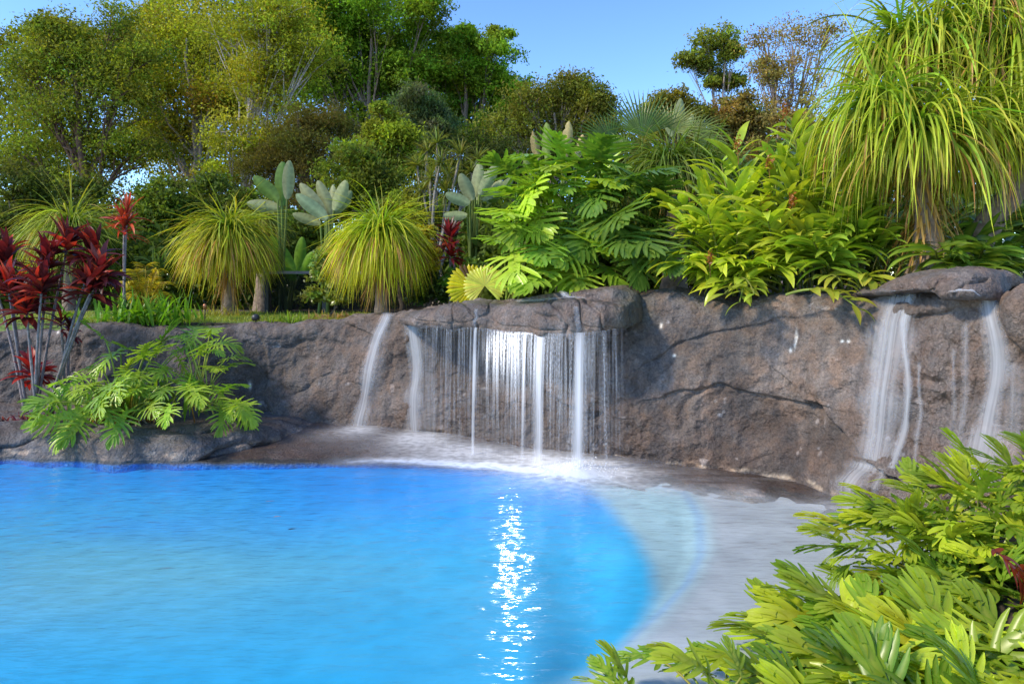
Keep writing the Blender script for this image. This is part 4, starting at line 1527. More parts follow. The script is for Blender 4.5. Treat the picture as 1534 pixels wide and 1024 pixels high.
# ---------------------------------------------------------------- leaf blades with lobes (philodendron)
def lobed_template(seed, lobes=9, maxlen=.46, lw=.052, web=.13, ang0=150, ang1=22, heart=.22):
    r = np.random.default_rng(seed)
    V, Q, M = [], [], []

    def strip(cl, w, mid):
        n0 = len(V)
        m = len(cl)
        t = norm(np.gradient(np.array(cl)[:, :2], axis=0))
        for k in range(m):
            nx, ny = -t[k][1], t[k][0]
            x, y, z = cl[k]
            V.append((x - nx * w[k], y - ny * w[k], z + .010))
            V.append((x, y, z - .006))
            V.append((x + nx * w[k], y + ny * w[k], z + .010))
            M.extend([0, mid, 0])
        for k in range(m - 1):
            for c in (0, 1):
                i = n0 + k * 3 + c
                Q.append((i, i + 1, i + 4, i + 3))
    # central web
    m = 11
    t = np.linspace(-.06, 1, m)
    strip([(a, 0, 0) for a in t], web * np.clip(np.sin(PI * np.clip((t + .12) / 1.12, 0, 1)) ** .7, .06, 1), 1)
    for side in (-1, 1):
        for i in range(lobes):
            f = i / (lobes - 1)
            x0 = .02 + .90 * f ** 1.05
            ang = math.radians(ang0 + (ang1 - ang0) * f ** .62 + r.normal() * 5)
            ln = maxlen * (math.sin(PI * (.22 + .70 * f)) ** .8) * r.uniform(.85, 1.12)
            if i == 0:
                ln *= .8
            k = 6
            tt = np.linspace(0, 1, k)
            cl = []
            x, y = x0, 0.0
            a = ang
            for q in range(k):
                cl.append((x, side * y, .05 * y + .03 * math.sin(7 * y + i * 1.7 + side) - .10 * y * y + r.normal() * .004))
                x += math.cos(a) * ln / (k - 1)
                y += math.sin(a) * ln / (k - 1)
                a -= .10 * (1 if ang < 2 else .2)
            w = lw * r.uniform(.85, 1.2) * np.array([1.15, 1.0, 1.0, .95, .75, .22])
            strip(cl, w, .6)
    return np.array(V), np.array(Q), np.array(M)


PH_BIG = [lobed_template(s, 11, .54, .038, .10) for s in (1, 2, 3)]
PH_FINE = [lobed_template(s, 11, .48, .030, .09, 155, 15) for s in (4, 5, 6)]
PH_FING = [lobed_template(s, 6, .56, .046, .08, 95, 8) for s in (7, 8, 9)]


def place_leaf(mb, tpl, base, fwd, L, droop=.8, roll=0.0, wid=1.0, col=(.1, .2, .03), midc=(.3, .4, .12), tipc=None):
    V, Q, M = tpl
    f = norm(np.asarray(fwd, float))
    s = norm(np.cross(f, [0, 0, 1.0]))
    n = np.cross(s, f)
    s, n = s * math.cos(roll) + n * math.sin(roll), n * math.cos(roll) - s * math.sin(roll)
    x, y, z = V[:, 0], V[:, 1] * wid, V[:, 2]
    a = max(droop, .02)
    X = np.where(x > 0, np.sin(a * np.maximum(x, 0)) / a, x)
    Z = np.where(x > 0, -(1 - np.cos(a * np.maximum(x, 0))) / a, 0)
    Z = Z + z * np.cos(a * np.maximum(x, 0))
    W = np.asarray(base) + L * (X[:, None] * f + y[:, None] * s + Z[:, None] * n)
    c = np.ones((len(V), 3)) * np.asarray(col)
    if tipc is not None:
        e = np.clip(np.abs(V[:, 1]) * 2 + np.clip(x - .5, 0, 1) * .8, 0, 1)[:, None]
        c = c * (1 - e) + np.asarray(tipc) * e
    c = c * (1 - .5 * M[:, None]) + np.asarray(midc) * .5 * M[:, None]
    c = c * rng.uniform(.88, 1.12)
    mb.add(W, Q, col=c.clip(.004, .9))


def philodendron(label, base, tips, tpls, L, colf, group, stalk=(.16, .24, .05), stalk_r=.012, droop=(.6, 1.5), outf=None, wid=1.0, stalks_name='stalks', rollamp=.4, face=(0, -.6, .25)):
    """tips: blade attachment points; every blade hangs outwards from its stalk"""
    root = empty('philodendron', base, label, 'philodendron', group)
    fb, sb = MB(), MB()
    base = np.asarray(base, float)
    for tpt in tips:
        tpt = np.asarray(tpt, float)
        out = (tpt - base) * [1, 1, .35]
        mid = base * .45 + tpt * .55 + np.array([0, 0, .18 * np.linalg.norm(tpt - base)])
        b0 = base + rng.normal(size=3) * [.08, .08, .02]
        pts = bez(b0, mid, tpt, 9)
        tube(sb, pts, np.linspace(stalk_r, stalk_r * .6, 9), 6, cvar(stalk, .15))
        fwd = norm(out) * .8 + np.asarray(face) + rng.normal(size=3) * .28
        col, mc, tc = colf()
        place_leaf(fb, tpls[rng.integers(len(tpls))], tpt, fwd, L * rng.uniform(.75, 1.15), rng.uniform(*droop), rng.normal() * rollamp, wid * rng.uniform(.9, 1.1), col, mc, tc)
    sb.build(stalks_name, M_stalk, root)
    fb.build('foliage', M_leaf, root)
    return root


def col_big():
    a = rng.random()
    c = np.array((.10, .24, .03)) * (1 - a) + np.array((.36, .52, .05)) * a
    return cvar(c, .18), (.30, .40, .10), cvar(c * 1.25, .1)


# big mass behind the waterfall ledge: three plants
def mass(n, poly, d0, d1):
    """blade positions over a picture-shaped clump, nearer ones lower"""
    out = []
    for _ in range(n * 40):
        if len(out) >= n:
            break
        x = rng.uniform(min(p[0] for p in poly), max(p[0] for p in poly))
        y = rng.uniform(min(p[1] for p in poly), max(p[1] for p in poly))
        inside = False
        for (x0, y0), (x1, y1) in zip(poly, poly[1:] + poly[:1]):
            if (y0 > y) != (y1 > y) and x < (x1 - x0) * (y - y0) / (y1 - y0) + x0:
                inside = not inside
        if inside and all((x - q[0]) ** 2 + (y - q[1]) ** 2 > 22 ** 2 for q in out):
            out.append((x, y))
    ys = [q[1] for q in out]
    lo, hi = min(ys), max(ys)
    return [P(x, y, d1 + (d0 - d1) * (y - lo) / (hi - lo + 1) + rng.uniform(-.25, .25)) for x, y in out]


BIGP = 'big philodendrons behind the waterfall'
philodendron('big glossy split leaved philodendron furthest left above the ledge, next to the fan leaves', gp(765, 8.3),
             mass(34, [(755, 300), (775, 262), (805, 270), (810, 395), (775, 395), (752, 360)], 7.6, 8.4), PH_BIG, .70, col_big, BIGP, stalk_r=.016, face=(-.15, -.75, -.45), droop=(.3, 1.0))
philodendron('tallest split leaved philodendron, directly above the middle of the rock ledge', gp(850, 8.2),
             mass(40, [(800, 255), (840, 228), (900, 235), (915, 330), (890, 400), (820, 405), (795, 330)], 7.5, 8.4), PH_BIG, .72, col_big, BIGP, stalk_r=.016, face=(.05, -.75, -.45), droop=(.3, 1.0))
philodendron('darker split leaved philodendron right of the ledge, beside the ginger', gp(945, 8.0),
             mass(40, [(890, 250), (940, 262), (985, 300), (1000, 355), (980, 380), (915, 380), (885, 350)], 7.3, 8.2), PH_BIG, .70, lambda: (cvar((.06, .15, .025), .2), (.26, .36, .09), cvar((.09, .2, .03), .15)), BIGP, stalk_r=.016, face=(.2, -.75, -.5), droop=(.3, 1.0))

# philodendron in the planting pocket at the left
def col_left():
    a = rng.random()
    c = np.array((.12, .28, .028)) * (1 - a) + np.array((.34, .50, .05)) * a
    return cvar(c, .15), (.36, .45, .14), cvar(c * 1.15, .1)


LP = 'philodendrons on the rock apron'
b = P(190, 628, 7.55)
tips = [P(x, y, d) for x, y, d in ((215, 530, 7.5), (180, 520, 7.8), (250, 545, 7.7), (150, 545, 7.6), (120, 560, 7.4), (110, 590, 7.2), (130, 615, 6.95), (95, 600, 7.3), (225, 600, 6.95), (250, 575, 7.2),
                                   (160, 590, 7.0), (200, 560, 7.3), (235, 520, 8.0), (265, 520, 7.9), (75, 590, 7.5), (190, 610, 6.9), (280, 560, 7.6), (140, 570, 7.2), (215, 575, 7.1), (110, 625, 7.0))]
tips = tips + [q + rng.normal(size=3) * [.18, .14, .06] for q in tips]
tips = [q - [0, 0, .04] for q in tips if q[2] > .30]
pr_ = philodendron('bright green philodendron with finely cut leaves filling the pocket in the rock apron', b, tips, PH_FINE, .42, col_left, LP, stalk=(.22, .30, .06), stalk_r=.012, droop=(.3, .9), face=(0, -.55, -.25))
mb = MB()
n = 70
az = rng.uniform(-PI, PI, n)
O = b + np.stack([rng.normal(size=n) * .28, rng.normal(size=n) * .12 - .1, np.zeros(n) - .05], -1)
D = np.stack([np.cos(az) * .25, np.sin(az) * .2, np.ones(n)], -1)
ribbons(mb, O, D, rng.uniform(.25, .5, n), .012, .35, 5, (.30, .13, .04), (.26, .30, .06), fold=.4)
n = 60
O = b + np.stack([rng.normal(size=n) * .35, rng.normal(size=n) * .12, np.zeros(n)], -1)
D = np.stack([rng.normal(size=n) * .3, rng.normal(size=n) * .3 - .1, np.ones(n)], -1)
ribbons(mb, O, D, rng.uniform(.4, .65, n), .026, .8, 7, (.11, .22, .03), (.20, .32, .04), fold=.3, prof=prof_lance)
mb.build('sheaths', M_leaf, pr_)
mb = MB()
for k in range(16):
    a = rng.uniform(-.4, PI + .4)
    e = b + np.array([.35 * math.cos(a) * rng.uniform(.5, 1.2) + .1, -.25 * abs(math.sin(a)) - .1, -.09])
    tube(mb, bez(b + [.15, 0, .05], (b + e) / 2 + [0, 0, .09], e, 7), .008, 5, (.34, .27, .17))
mb.build('aerial_roots', M_bark, pr_)
b2 = P(300, 612, 7.7)
tips = [P(x, y, d) for x, y, d in ((290, 510, 7.9), (315, 520, 7.8), (335, 585, 7.5), (350, 600, 7.3), (330, 610, 7.3), (320, 555, 7.7), (355, 615, 7.4), (300, 530, 7.6), (275, 505, 8.0), (335, 540, 7.8))]
tips = tips + [q + rng.normal(size=3) * [.09, .08, .07] for q in tips]
philodendron('trailing philodendron hanging down the wall at the right end of the planting pocket', b2, tips, PH_FINE, .36, col_left, LP, stalk=(.25, .32, .07), stalk_r=.010, droop=(.7, 1.7), face=(.25, -.4, -.1))

# foreground bank
def col_front():
    a = rng.random() ** 1.4
    c = np.array((.075, .19, .018)) * (1 - a) + np.array((.44, .54, .035)) * a
    return cvar(c, .15), (.40, .46, .10), cvar(c * 1.3, .1)


FG = 'philodendrons in the foreground bank'
fronts = [
    (1500, 675, 3.9, .55, 'topmost foreground philodendron, at the right edge below the tall thin cascade'),
    (1405, 715, 3.75, .50, 'foreground philodendron covering the foot of the right hand cascades'),
    (1320, 765, 3.65, .42, 'foreground philodendron nearest to the waterline shelf, with upright pale tips'),
    (1500, 770, 3.1, .55, 'foreground philodendron with a dark red dying leaf at the right edge'),
    (1395, 815, 3.05, .48, 'full foreground philodendron in the middle of the right hand bank'),
    (1275, 850, 3.0, .42, 'foreground philodendron reaching furthest out over the grey beach floor'),
    (1165, 925, 2.75, .34, 'low foreground philodendron along the edge of the grey beach floor'),
    (1320, 920, 2.55, .44, 'foreground philodendron with broad dark fingers below the middle of the bank'),
    (1470, 900, 2.45, .50, 'large yellow green foreground philodendron near the lower right corner'),
    (1045, 970, 2.55, .32, 'small upright foreground philodendron second from the left along the bottom edge'),
    (915, 1000, 2.6, .28, 'lone paddle leaved foreground philodendron furthest left along the bottom edge'),
    (1200, 1000, 2.2, .40, 'foreground philodendron cut by the bottom edge, right of the small upright one'),
    (1390, 1000, 2.1, .44, 'foreground philodendron cut by the bottom edge under the broad dark fingers'),
    (1550, 960, 2.1, .48, 'foreground philodendron filling the lower right corner of the picture'),
]
for i, (x, y, d, hh, lab) in enumerate(fronts):
    x, y = (x + 35, y - 8) if i < 3 else ((x + 0, y - 2) if i in (9, 10) else (x + 68, y + 36))
    tp_ = P(x, y, d)
    base = np.array([tp_[0] + .12, tp_[1] + .05, max(tp_[2] - hh, .05)])
    n = 46 if i not in (9, 10) else (22 if i == 9 else 14)
    tips = []
    for k in range(n):
        az = rng.uniform(0, 2 * PI)
        rr = math.sqrt(rng.random()) * (.42 if n > 20 else .2)
        zz = tp_[2] - .10 - .55 * rr ** 1.5 - rng.random() * .18 * (hh / .5)
        tips.append([base[0] + rr * math.cos(az) - .06, base[1] + rr * math.sin(az) - .04, max(zz, .08)])
    r_ = philodendron(lab, base, tips, PH_FING, .33 if n > 30 else .20, col_front, FG, stalk=(.22, .28, .06), stalk_r=.007, droop=(.3, 1.1), face=(-.32, -.30, .42), rollamp=.5, wid=.95)
    if i == 3:
        mb = MB()
        for q in range(3):
            place_leaf(mb, PH_FING[q], P(1490 + 18 * q, 825 + 14 * q, 2.72), (.3, -.5, -.2), .2, 1.4, .6 * q, .7, (.16, .025, .012), (.25, .08, .03))
        mb.build('withered_leaf', M_red, r_)['label'] = 'dark red withered leaves hanging among the green ones'


def make_bed():
    xs = np.linspace(.2, 6.2, 90)
    ys = np.linspace(1.2, 5.0, 80)
    X, Y = np.meshgrid(xs, ys)
    edge = np.array([on_plane(x, y)[:2] for x, y in ((1000, 1150), (1130, 1040), (1230, 930), (1310, 865), (1400, 805), (1520, 775), (1800, 760))])
    bx = np.interp(Y, edge[:, 1], edge[:, 0])
    t = (X - bx)
    Z = -.5 + .62 * sstep(-.05, .3, t) + .25 * sstep(.2, 1.6, t) + .04 * vnoise(np.stack([X * 4, Y * 4, 0 * X], -1))
    far = sstep(4.25, 4.6, Y)
    Z = Z * (1 - far) - .5 * far
    Q = grid_faces(80, 90)
    Q = Q[(Z.ravel()[Q] > -.35).any(1)]
    used = np.unique(Q)
    rm = -np.ones(Z.size, int)
    rm[used] = np.arange(len(used))
    mb = MB()
    mb.add(np.stack([X, Y, Z], -1).reshape(-1, 3)[used], rm[Q])
    tag(mb.build('garden_bed', M_soil), kind='structure')


make_bed()


# ---------------------------------------------------------------- bird of paradise, fan palms
def strelitzia(label, base, leaves, cols, d, tears=0.0):
    base = np.asarray(base, float)
    root = empty('bird_of_paradise', base, label, 'bird of paradise', 'bird of paradise plants')
    sb = MB()
    for (x0, y0, x1, y1, w, dd) in leaves:
        a, e = P(x0, y0, d + dd), P(x1, y1, d + dd * 1.4)
        tube(sb, bez(base + rng.normal(size=3) * .05, (base + a) / 2 + [0, 0, .1], a, 7), np.linspace(.03, .016, 7), 6, cvar((.14, .2, .06), .1))
        mb = MB()
        L = np.linalg.norm(e - a)
        c = cvar(cols[rng.integers(len(cols))], .1)
        D = (e - a) / L
        # the blade faces the garden: build it as a ribbon whose width lies across the view
        n = 18
        t = np.linspace(0, 1, n)
        cl = a + (e - a) * t[:, None] + np.array([0, -.12, -.06]) * (np.sin(t * PI / 2) ** 2)[:, None] * L
        s = norm(np.cross(D, [0.25 * rng.normal(), 1, .2 * rng.normal()]))
        nn = np.cross(s, D)
        ww = w / F * d * prof_paddle(t)
        V, Cc = [], []
        for k in range(n):
            tear = 1 - tears * rng.random() * (rng.random() < .5)
            tear2 = 1 - tears * rng.random() * (rng.random() < .5)
            V += [cl[k] - s * ww[k] * tear + nn * ww[k] * .35, cl[k] - s * ww[k] * .5 * tear + nn * ww[k] * .12, cl[k], cl[k] + s * ww[k] * .5 * tear2 + nn * ww[k] * .12, cl[k] + s * ww[k] * tear2 + nn * ww[k] * .35]
            sh = 1 + .12 * math.sin(k * 2.4)
            Cc += [c * sh, c * sh * 1.04, c * 1.25, c * sh * .92, c * sh * .88]
        mb.add(V, grid_faces(n, 5), col=np.array(Cc).clip(.01, .8))
        mb.build('leaf', M_pale, root)
    sb.build('stalks', M_stalk, root)


GREY = [(.25, .30, .19), (.22, .28, .15), (.29, .33, .22)]
GRN = [(.12, .20, .05), (.16, .23, .08), (.22, .28, .14)]
strelitzia('tall grey green bird of paradise with upright leaves behind the fence', gp(424, 11.2),
           [(416, 300, 382, 262, 11, 0), (422, 300, 426, 240, 12, .1), (430, 298, 436, 238, 9, -.1), (418, 312, 372, 302, 10, .2), (424, 308, 416, 275, 10, .3)], GREY[:2] + GRN[:1], 11)
strelitzia('wide grey leaved bird of paradise between the fence and the middle ponytail palm', gp(488, 11.0),
           [(488, 330, 452, 272, 11, 0), (490, 328, 446, 288, 10, -.1), (496, 325, 478, 268, 10, .1), (500, 315, 520, 268, 10, 0), (498, 322, 528, 284, 9, .2), (480, 335, 440, 318, 8, .1), (494, 322, 500, 275, 8, .3)], GREY, 10.8)
strelitzia('pale bird of paradise left of the big philodendrons', gp(708, 11.0),
           [(708, 300, 690, 258, 10, 0), (712, 295, 718, 242, 10, .1), (718, 292, 746, 242, 9, 0), (704, 305, 668, 288, 9, -.1), (715, 300, 728, 255, 9, .2), (700, 322, 665, 320, 8, 0), (722, 300, 752, 268, 9, .2), (730, 305, 770, 262, 8, .3)], GREY, 10.5)
strelitzia('tattered yellowing bird of paradise rising behind the tallest philodendron', gp(825, 10.4),
           [(818, 240, 818, 182, 9, 0), (806, 240, 798, 195, 7, .1), (795, 262, 782, 228, 6, .1), (845, 240, 852, 180, 9, .2), (848, 245, 838, 195, 7, .2), (862, 240, 872, 200, 8, .3)], [(.36, .33, .17), (.30, .32, .14), (.16, .24, .07)], 10.2, tears=.45)
strelitzia('narrow pale bird of paradise behind the fine leaved ponytail palm', gp(1020, 11.2),
           [(1016, 200, 1018, 146, 8, 0), (1008, 205, 995, 165, 7, .1), (1025, 205, 1036, 170, 6, .1)], GREY, 11)
strelitzia('low bright green broad leaved plant right of the fence post', gp(432, 11.7),
           [(440, 410, 408, 350, 11, 0), (445, 405, 455, 352, 9, .1), (438, 415, 405, 395, 9, -.1), (448, 412, 470, 375, 9, .1), (442, 420, 425, 400, 8, -.2)], [(.16, .33, .03), (.11, .25, .03)], 11.6)


def fan_leaf(root, c, stem_from, R, nseg, span, facing, up, col, split, w, droop=.25, yell=None, name='leaf', sb=None):
    """a pleated palm fan: segments joined up to `split` of their length"""
    c = np.asarray(c, float)
    facing, up = norm(np.array(facing, float)), np.array(up, float)
    right = norm(np.cross(facing, up))
    up = np.cross(right, facing)
    mb = MB()
    ang = np.linspace(-span, span, nseg)
    step = ang[1] - ang[0]
    for k, a in enumerate(ang):
        dv = up * math.cos(a) + right * math.sin(a)
        pr = right * math.cos(a) - up * math.sin(a)
        m = 9
        Lk_ = R * (1 - .12 * (abs(a) / span) ** 2) * rng.uniform(.96, 1.03)
        V = []
        for q in range(m):
            t = q / (m - 1)
            r_ = Lk_ * t
            hw = min(r_ * math.tan(step / 2) * 1.0 if t < split else w * Lk_ * (1 - (t - split) / (1.02 - split)) ** .8, r_ * math.tan(step / 2) + 1e-4)
            ctr = c + dv * r_ - np.array([0, 0, 1]) * droop * R * t * t + facing * .02 * R * math.sin(t * 3)
            ridge = facing * hw * .55
            V += [ctr - pr * hw - ridge * .5, ctr + ridge, ctr + pr * hw - ridge * .5]
        cc = cvar(col, .12)
        if yell is not None and abs(k - nseg * .3) < 1.2:
            cc = np.array(yell)
        mb.add(V, grid_faces(m, 3), col=cc)
    mb.build(name, M_leaf, root)
    tube(sb, bez(stem_from, (np.asarray(stem_from) + c) / 2 + [0, 0, .12 * R], c, 7), np.linspace(.014, .009, 7), 6, (.2, .25, .06))


def fan_palm(label, base, fans, group=None):
    root = empty('fan_palm', base, label, 'fan palm', group)
    sb = MB()
    for f in fans:
        fan_leaf(root, *f, sb=sb)
    sb.build('stalks', M_stalk, root)


b = gp(712, 8.6)
fan_palm('two round yellow pleated fan leaves resting at the back of the rock ledge', b,
         [(P(708, 430, 7.7), b, .31, 26, 2.2, (.25, -1, .25), (-.85, 0, .22), (.66, .60, .02), .94, .02, .05, (.12, .07, .02)),
          (P(726, 428, 7.6), b, .27, 28, 2.4, (-.1, -1, .35), (-.12, .05, 1), (.50, .56, .10), .92, .02, .05)])
b = gp(955, 10.2)
fan_palm('spiky dark green fan palm rising highest behind the big philodendrons', b,
         [(P(962, 205, 9.9), b, .78, 24, 1.15, (0, -1, .15), (.0, .1, 1), (.085, .15, .035), .3, .03, .02),
          (P(915, 215, 9.8), b, .62, 24, 1.35, (.3, -1, .2), (-.75, 0, .55), (.075, .14, .03), .35, .03, .15),
          (P(1005, 195, 10.0), b, .62, 22, 1.3, (-.3, -1, .2), (.5, 0, .75), (.22, .26, .10), .35, .03, .2),
          (P(935, 225, 9.6), b, .5, 22, 1.5, (.1, -1, .4), (-.3, -.2, .5), (.10, .17, .04), .4, .03, .3),
          (P(1040, 205, 10.1), b, .6, 22, 1.3, (-.4, -1, .2), (.8, 0, .35), (.13, .19, .06), .35, .03, .3)])


# ---------------------------------------------------------------- ginger
def ginger(label, base, canes, group='ginger plants', L=.48, W=.041, cA=(.22, .40, .03), cB=(.52, .62, .05), flowers=(), dead=None, nl=15, dense=True):
    root = empty('ginger_plant', base, label, 'ginger', group)
    sb, fb = MB(), MB()
    base = np.asarray(base, float)
    canes = list(canes)
    if dense:
        canes += [(np.asarray(e) + rng.normal(size=3) * [.14, .10, .10], a * rng.uniform(.7, 1.3)) for e, a in canes]
    for (e, arch) in canes:
        e = np.asarray(e, float)
        b0 = base + rng.normal(size=3) * [.18, .12, .0]
        mid = b0 * .4 + e * .6 + np.array([0, 0, arch])
        pts = bez(b0, mid, e, 14)
        tube(sb, pts, np.linspace(.014, .006, 14), 6, cvar((.13, .17, .04), .15))
        T = norm(np.gradient(pts, axis=0))
        k = np.linspace(4, 13, nl)
        O = np.stack([np.interp(k, np.arange(14), pts[:, j]) for j in range(3)], -1)
        Tk = norm(np.stack([np.interp(k, np.arange(14), T[:, j]) for j in range(3)], -1))
        s = norm(np.cross(Tk, [0, 0, 1.0]))
        sg = np.where(np.arange(nl) % 2 == 0, 1, -1)[:, None]
        D = norm(Tk * .75 + s * sg * .8 + rng.normal(size=(nl, 3)) * .16 + [0, 0, .12])
        ribbons(fb, O, D, L * rng.uniform(.75, 1.15, nl) * np.linspace(1.05, .8, nl), W * rng.uniform(.85, 1.15, nl), rng.uniform(.5, 1.3, nl), 9, cvar(cA, .12), cvar(cB, .12), prof=prof_lance, fold=.28, var=.16, twist=.35, mid=(.30, .40, .07), wig=.2)
    sb.build('stalks', M_stalk, root)
    fb.build('foliage', M_leaf, root)
    for (x, y, d) in flowers:
        hb = MB()
        p = P(x, y, d)
        tube(hb, bez(p + [.02, .02, -.22], p + [.0, 0, -.1], p, 6), .005, 5, (.25, .16, .05))
        cen = p + rng.normal(size=(70, 3)) * [.022, .022, .04]
        leaf_cards(hb, cen, rng.uniform(.012, .024, 70), np.tile([[.36, .15, .05]], (70, 1)) * rng.uniform(.5, 1.3, (70, 1)), aspect=.5, hang=.4)
        hb.build('flower_head', M_leaf, root)


def cane_list(pts, d, arch=.12):
    return [(P(x, y, d + dd), arch * rng.uniform(.6, 1.5)) for x, y, dd in pts]


ginger('bright green ginger spreading its leaf sprays to the left over the wall', gp(1120, 6.95),
       cane_list([(1015, 300, .1), (1030, 340, -.1), (1020, 380, .0), (1050, 275, .2), (1080, 245, .3), (1060, 320, -.3), (1100, 290, -.1), (1045, 410, -.2), (1105, 340, -.4), (1075, 390, -.4), (1130, 260, .1), (1115, 395, -.5), (1090, 425, -.5)], 6.9),
       flowers=[(1105, 215, 7.1), (1150, 300, 6.6), (1063, 387, 6.4)], nl=17)
ginger('tallest ginger plant with a brown flower head at the top and yellow green leaves', gp(1195, 6.8),
       cane_list([(1185, 185, .0), (1160, 240, .1), (1215, 250, .0), (1180, 290, -.2), (1230, 300, -.2), (1150, 330, -.4), (1210, 350, -.4), (1190, 380, -.5)], 6.7),
       cA=(.22, .36, .03), cB=(.46, .52, .05), flowers=[(1177, 165, 6.7), (1152, 240, 6.7), (1187, 300, 6.4)], nl=17)
ginger('glossy ginger under the hanging leaves of the huge ponytail palm', gp(1270, 6.5),
       cane_list([(1260, 290, .0), (1300, 300, .1), (1330, 320, .0), (1285, 330, -.3), (1240, 340, -.2), (1345, 335, .1), (1310, 360, -.2), (1265, 370, -.4), (1225, 380, -.3)], 6.4),
       cA=(.12, .26, .025), cB=(.24, .38, .035), nl=16)
ginger('single yellowing ginger spray drooping over the wall left of the cap rock', gp(1235, 6.3),
       cane_list([(1285, 462, -.62), (1262, 425, -.4), (1310, 425, -.45)], 6.1, .25), L=.26, W=.036, cA=(.18, .26, .03), cB=(.38, .36, .05), nl=10, dense=False)
ginger('low ginger spray hanging over the wall below the left ginger', gp(1140, 6.75),
       cane_list([(1108, 452, -.55), (1085, 440, -.5), (1130, 440, -.6)], 6.5, .22), L=.24, W=.03, cA=(.14, .26, .025), cB=(.34, .38, .04), nl=9, dense=False)
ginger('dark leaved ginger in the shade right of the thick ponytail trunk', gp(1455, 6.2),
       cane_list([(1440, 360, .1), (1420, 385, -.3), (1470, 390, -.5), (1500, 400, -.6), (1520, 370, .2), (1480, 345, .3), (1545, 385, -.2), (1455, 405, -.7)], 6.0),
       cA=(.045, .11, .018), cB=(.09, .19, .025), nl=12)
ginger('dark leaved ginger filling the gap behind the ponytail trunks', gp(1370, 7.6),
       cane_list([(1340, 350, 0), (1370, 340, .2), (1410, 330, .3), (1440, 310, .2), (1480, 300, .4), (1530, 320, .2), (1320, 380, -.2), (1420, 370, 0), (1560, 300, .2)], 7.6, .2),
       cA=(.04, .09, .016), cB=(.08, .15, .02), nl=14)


# ---------------------------------------------------------------- cordylines
def cordyline(label, base, heads, n=44, L=.35, W=.036, cA=(.060, .014, .02), cB=(.13, .022, .027), stem=(.22, .185, .16), hi=.2):
    root = empty('cordyline', base, label, 'cordyline', 'red cordylines')
    sb, fb = MB(), MB()
    base = np.asarray(base, float)
    for hp in heads:
        hp = np.asarray(hp, float)
        mid = (base + hp) / 2 + np.array([(hp[0] - base[0]) * -.15, 0, 0])
        tube(sb, bez(base + rng.normal(size=3) * [.02, .02, 0], mid, hp, 10), np.linspace(.018, .012, 10), 7, cvar(stem, .12), wob=.05)
        el = np.radians(rng.uniform(-12, 82, n))
        az = rng.uniform(0, 2 * PI, n)
        D = np.stack([np.cos(el) * np.cos(az), np.cos(el) * np.sin(az), np.sin(el)], -1)
        O = hp + np.stack([0 * el, 0 * el, (el - .3) * .09], -1)
        k = int(n * (1 - hi))
        kw = dict(segs=8, prof=prof_lance, fold=.3, twist=.35, wig=.2)
        ribbons(fb, O[:k], D[:k], L * rng.uniform(.7, 1.1, k), W * rng.uniform(.8, 1.2, k), rng.uniform(.4, 1.4, k), cA=cA, cB=cB, var=.3, **kw)
        ribbons(fb, O[k:], D[k:], L * rng.uniform(.6, 1.0, n - k), W, rng.uniform(.3, 1.0, n - k), cA=(.30, .032, .026), cB=(.46, .09, .05), var=.25, **kw)
    sb.build('stems', M_bark, root)
    fb.build('foliage', M_red, root)


cordyline('dark red cordyline cut off by the left edge of the picture', P(38, 618, 7.8), [P(-8, 425, 7.8), P(14, 440, 7.6), P(8, 395, 7.9)], L=.36)
cordyline('tall three headed crimson cordyline with pale bare stems on the apron', P(55, 620, 7.7), [P(72, 405, 7.6), P(62, 440, 7.4), P(100, 375, 7.8), P(40, 470, 7.5)], L=.38)
cordyline('purple red cordyline with two close stems right of the crimson one', P(72, 625, 7.6), [P(150, 415, 7.6), P(135, 440, 7.5), P(140, 385, 7.8)], L=.36)
cordyline('slim orange red cordyline taller than the others', gp(185, 9.0), [P(186, 350, 8.9), P(190, 330, 8.9)], n=34, L=.34, W=.02, cA=(.26, .04, .03), cB=(.42, .10, .05))
cordyline('low bright red cordyline seedling at the foot of the pale stems', P(50, 600, 7.9), [P(48, 565, 7.8)], n=34, L=.32, cA=(.17, .014, .014), cB=(.34, .03, .02))
cordyline('small wilted red cordyline hanging below the purple red one', P(100, 600, 8.1), [P(105, 500, 8.05), P(92, 490, 8.0)], n=20, L=.22, W=.018)
cordyline('single small dark red cordyline behind the fan leaves', gp(675, 9.4), [P(675, 385, 9.3), P(674, 365, 9.3)], n=40, L=.30, W=.022, cA=(.10, .012, .02), cB=(.26, .03, .04))


def undergrowth():
    mb = MB()
    n = 75000
    x = rng.uniform(-250, 1750, n)
    rt = sstep(640, 760, x)
    d = rng.uniform(12.5, 17, n) * (1 - rt) + rng.uniform(9.3, 11.5, n) * rt
    ytop = np.interp(x, [-250, 300, 560, 700, 900, 1100, 1300, 1750], [330, 350, 350, 320, 290, 245, 190, 170]) + 28 * vnoise(np.stack([x / 40, d, 0 * x], -1))
    X = (x - CX) / F * d
    g = ground_z(X, d)
    zt = H - (ytop - HY) / F * d
    z = g + (zt - g) * rng.random(n) ** .8
    c = np.array((.07, .115, .025)) * (.6 + .9 * rng.random((n, 1))) * (1 + .25 * vnoise(np.stack([X * 1.3, d, z * 2], -1)))[:, None]
    leaf_cards(mb, np.stack([X, d, z], -1), rng.uniform(.05, .11, n), c.clip(.01, .5), up_bias=.8)
    tag(mb.build('undergrowth', M_tree), 'dark leafy undergrowth filling the gaps behind the garden plants', 'undergrowth', kind='stuff')


undergrowth()


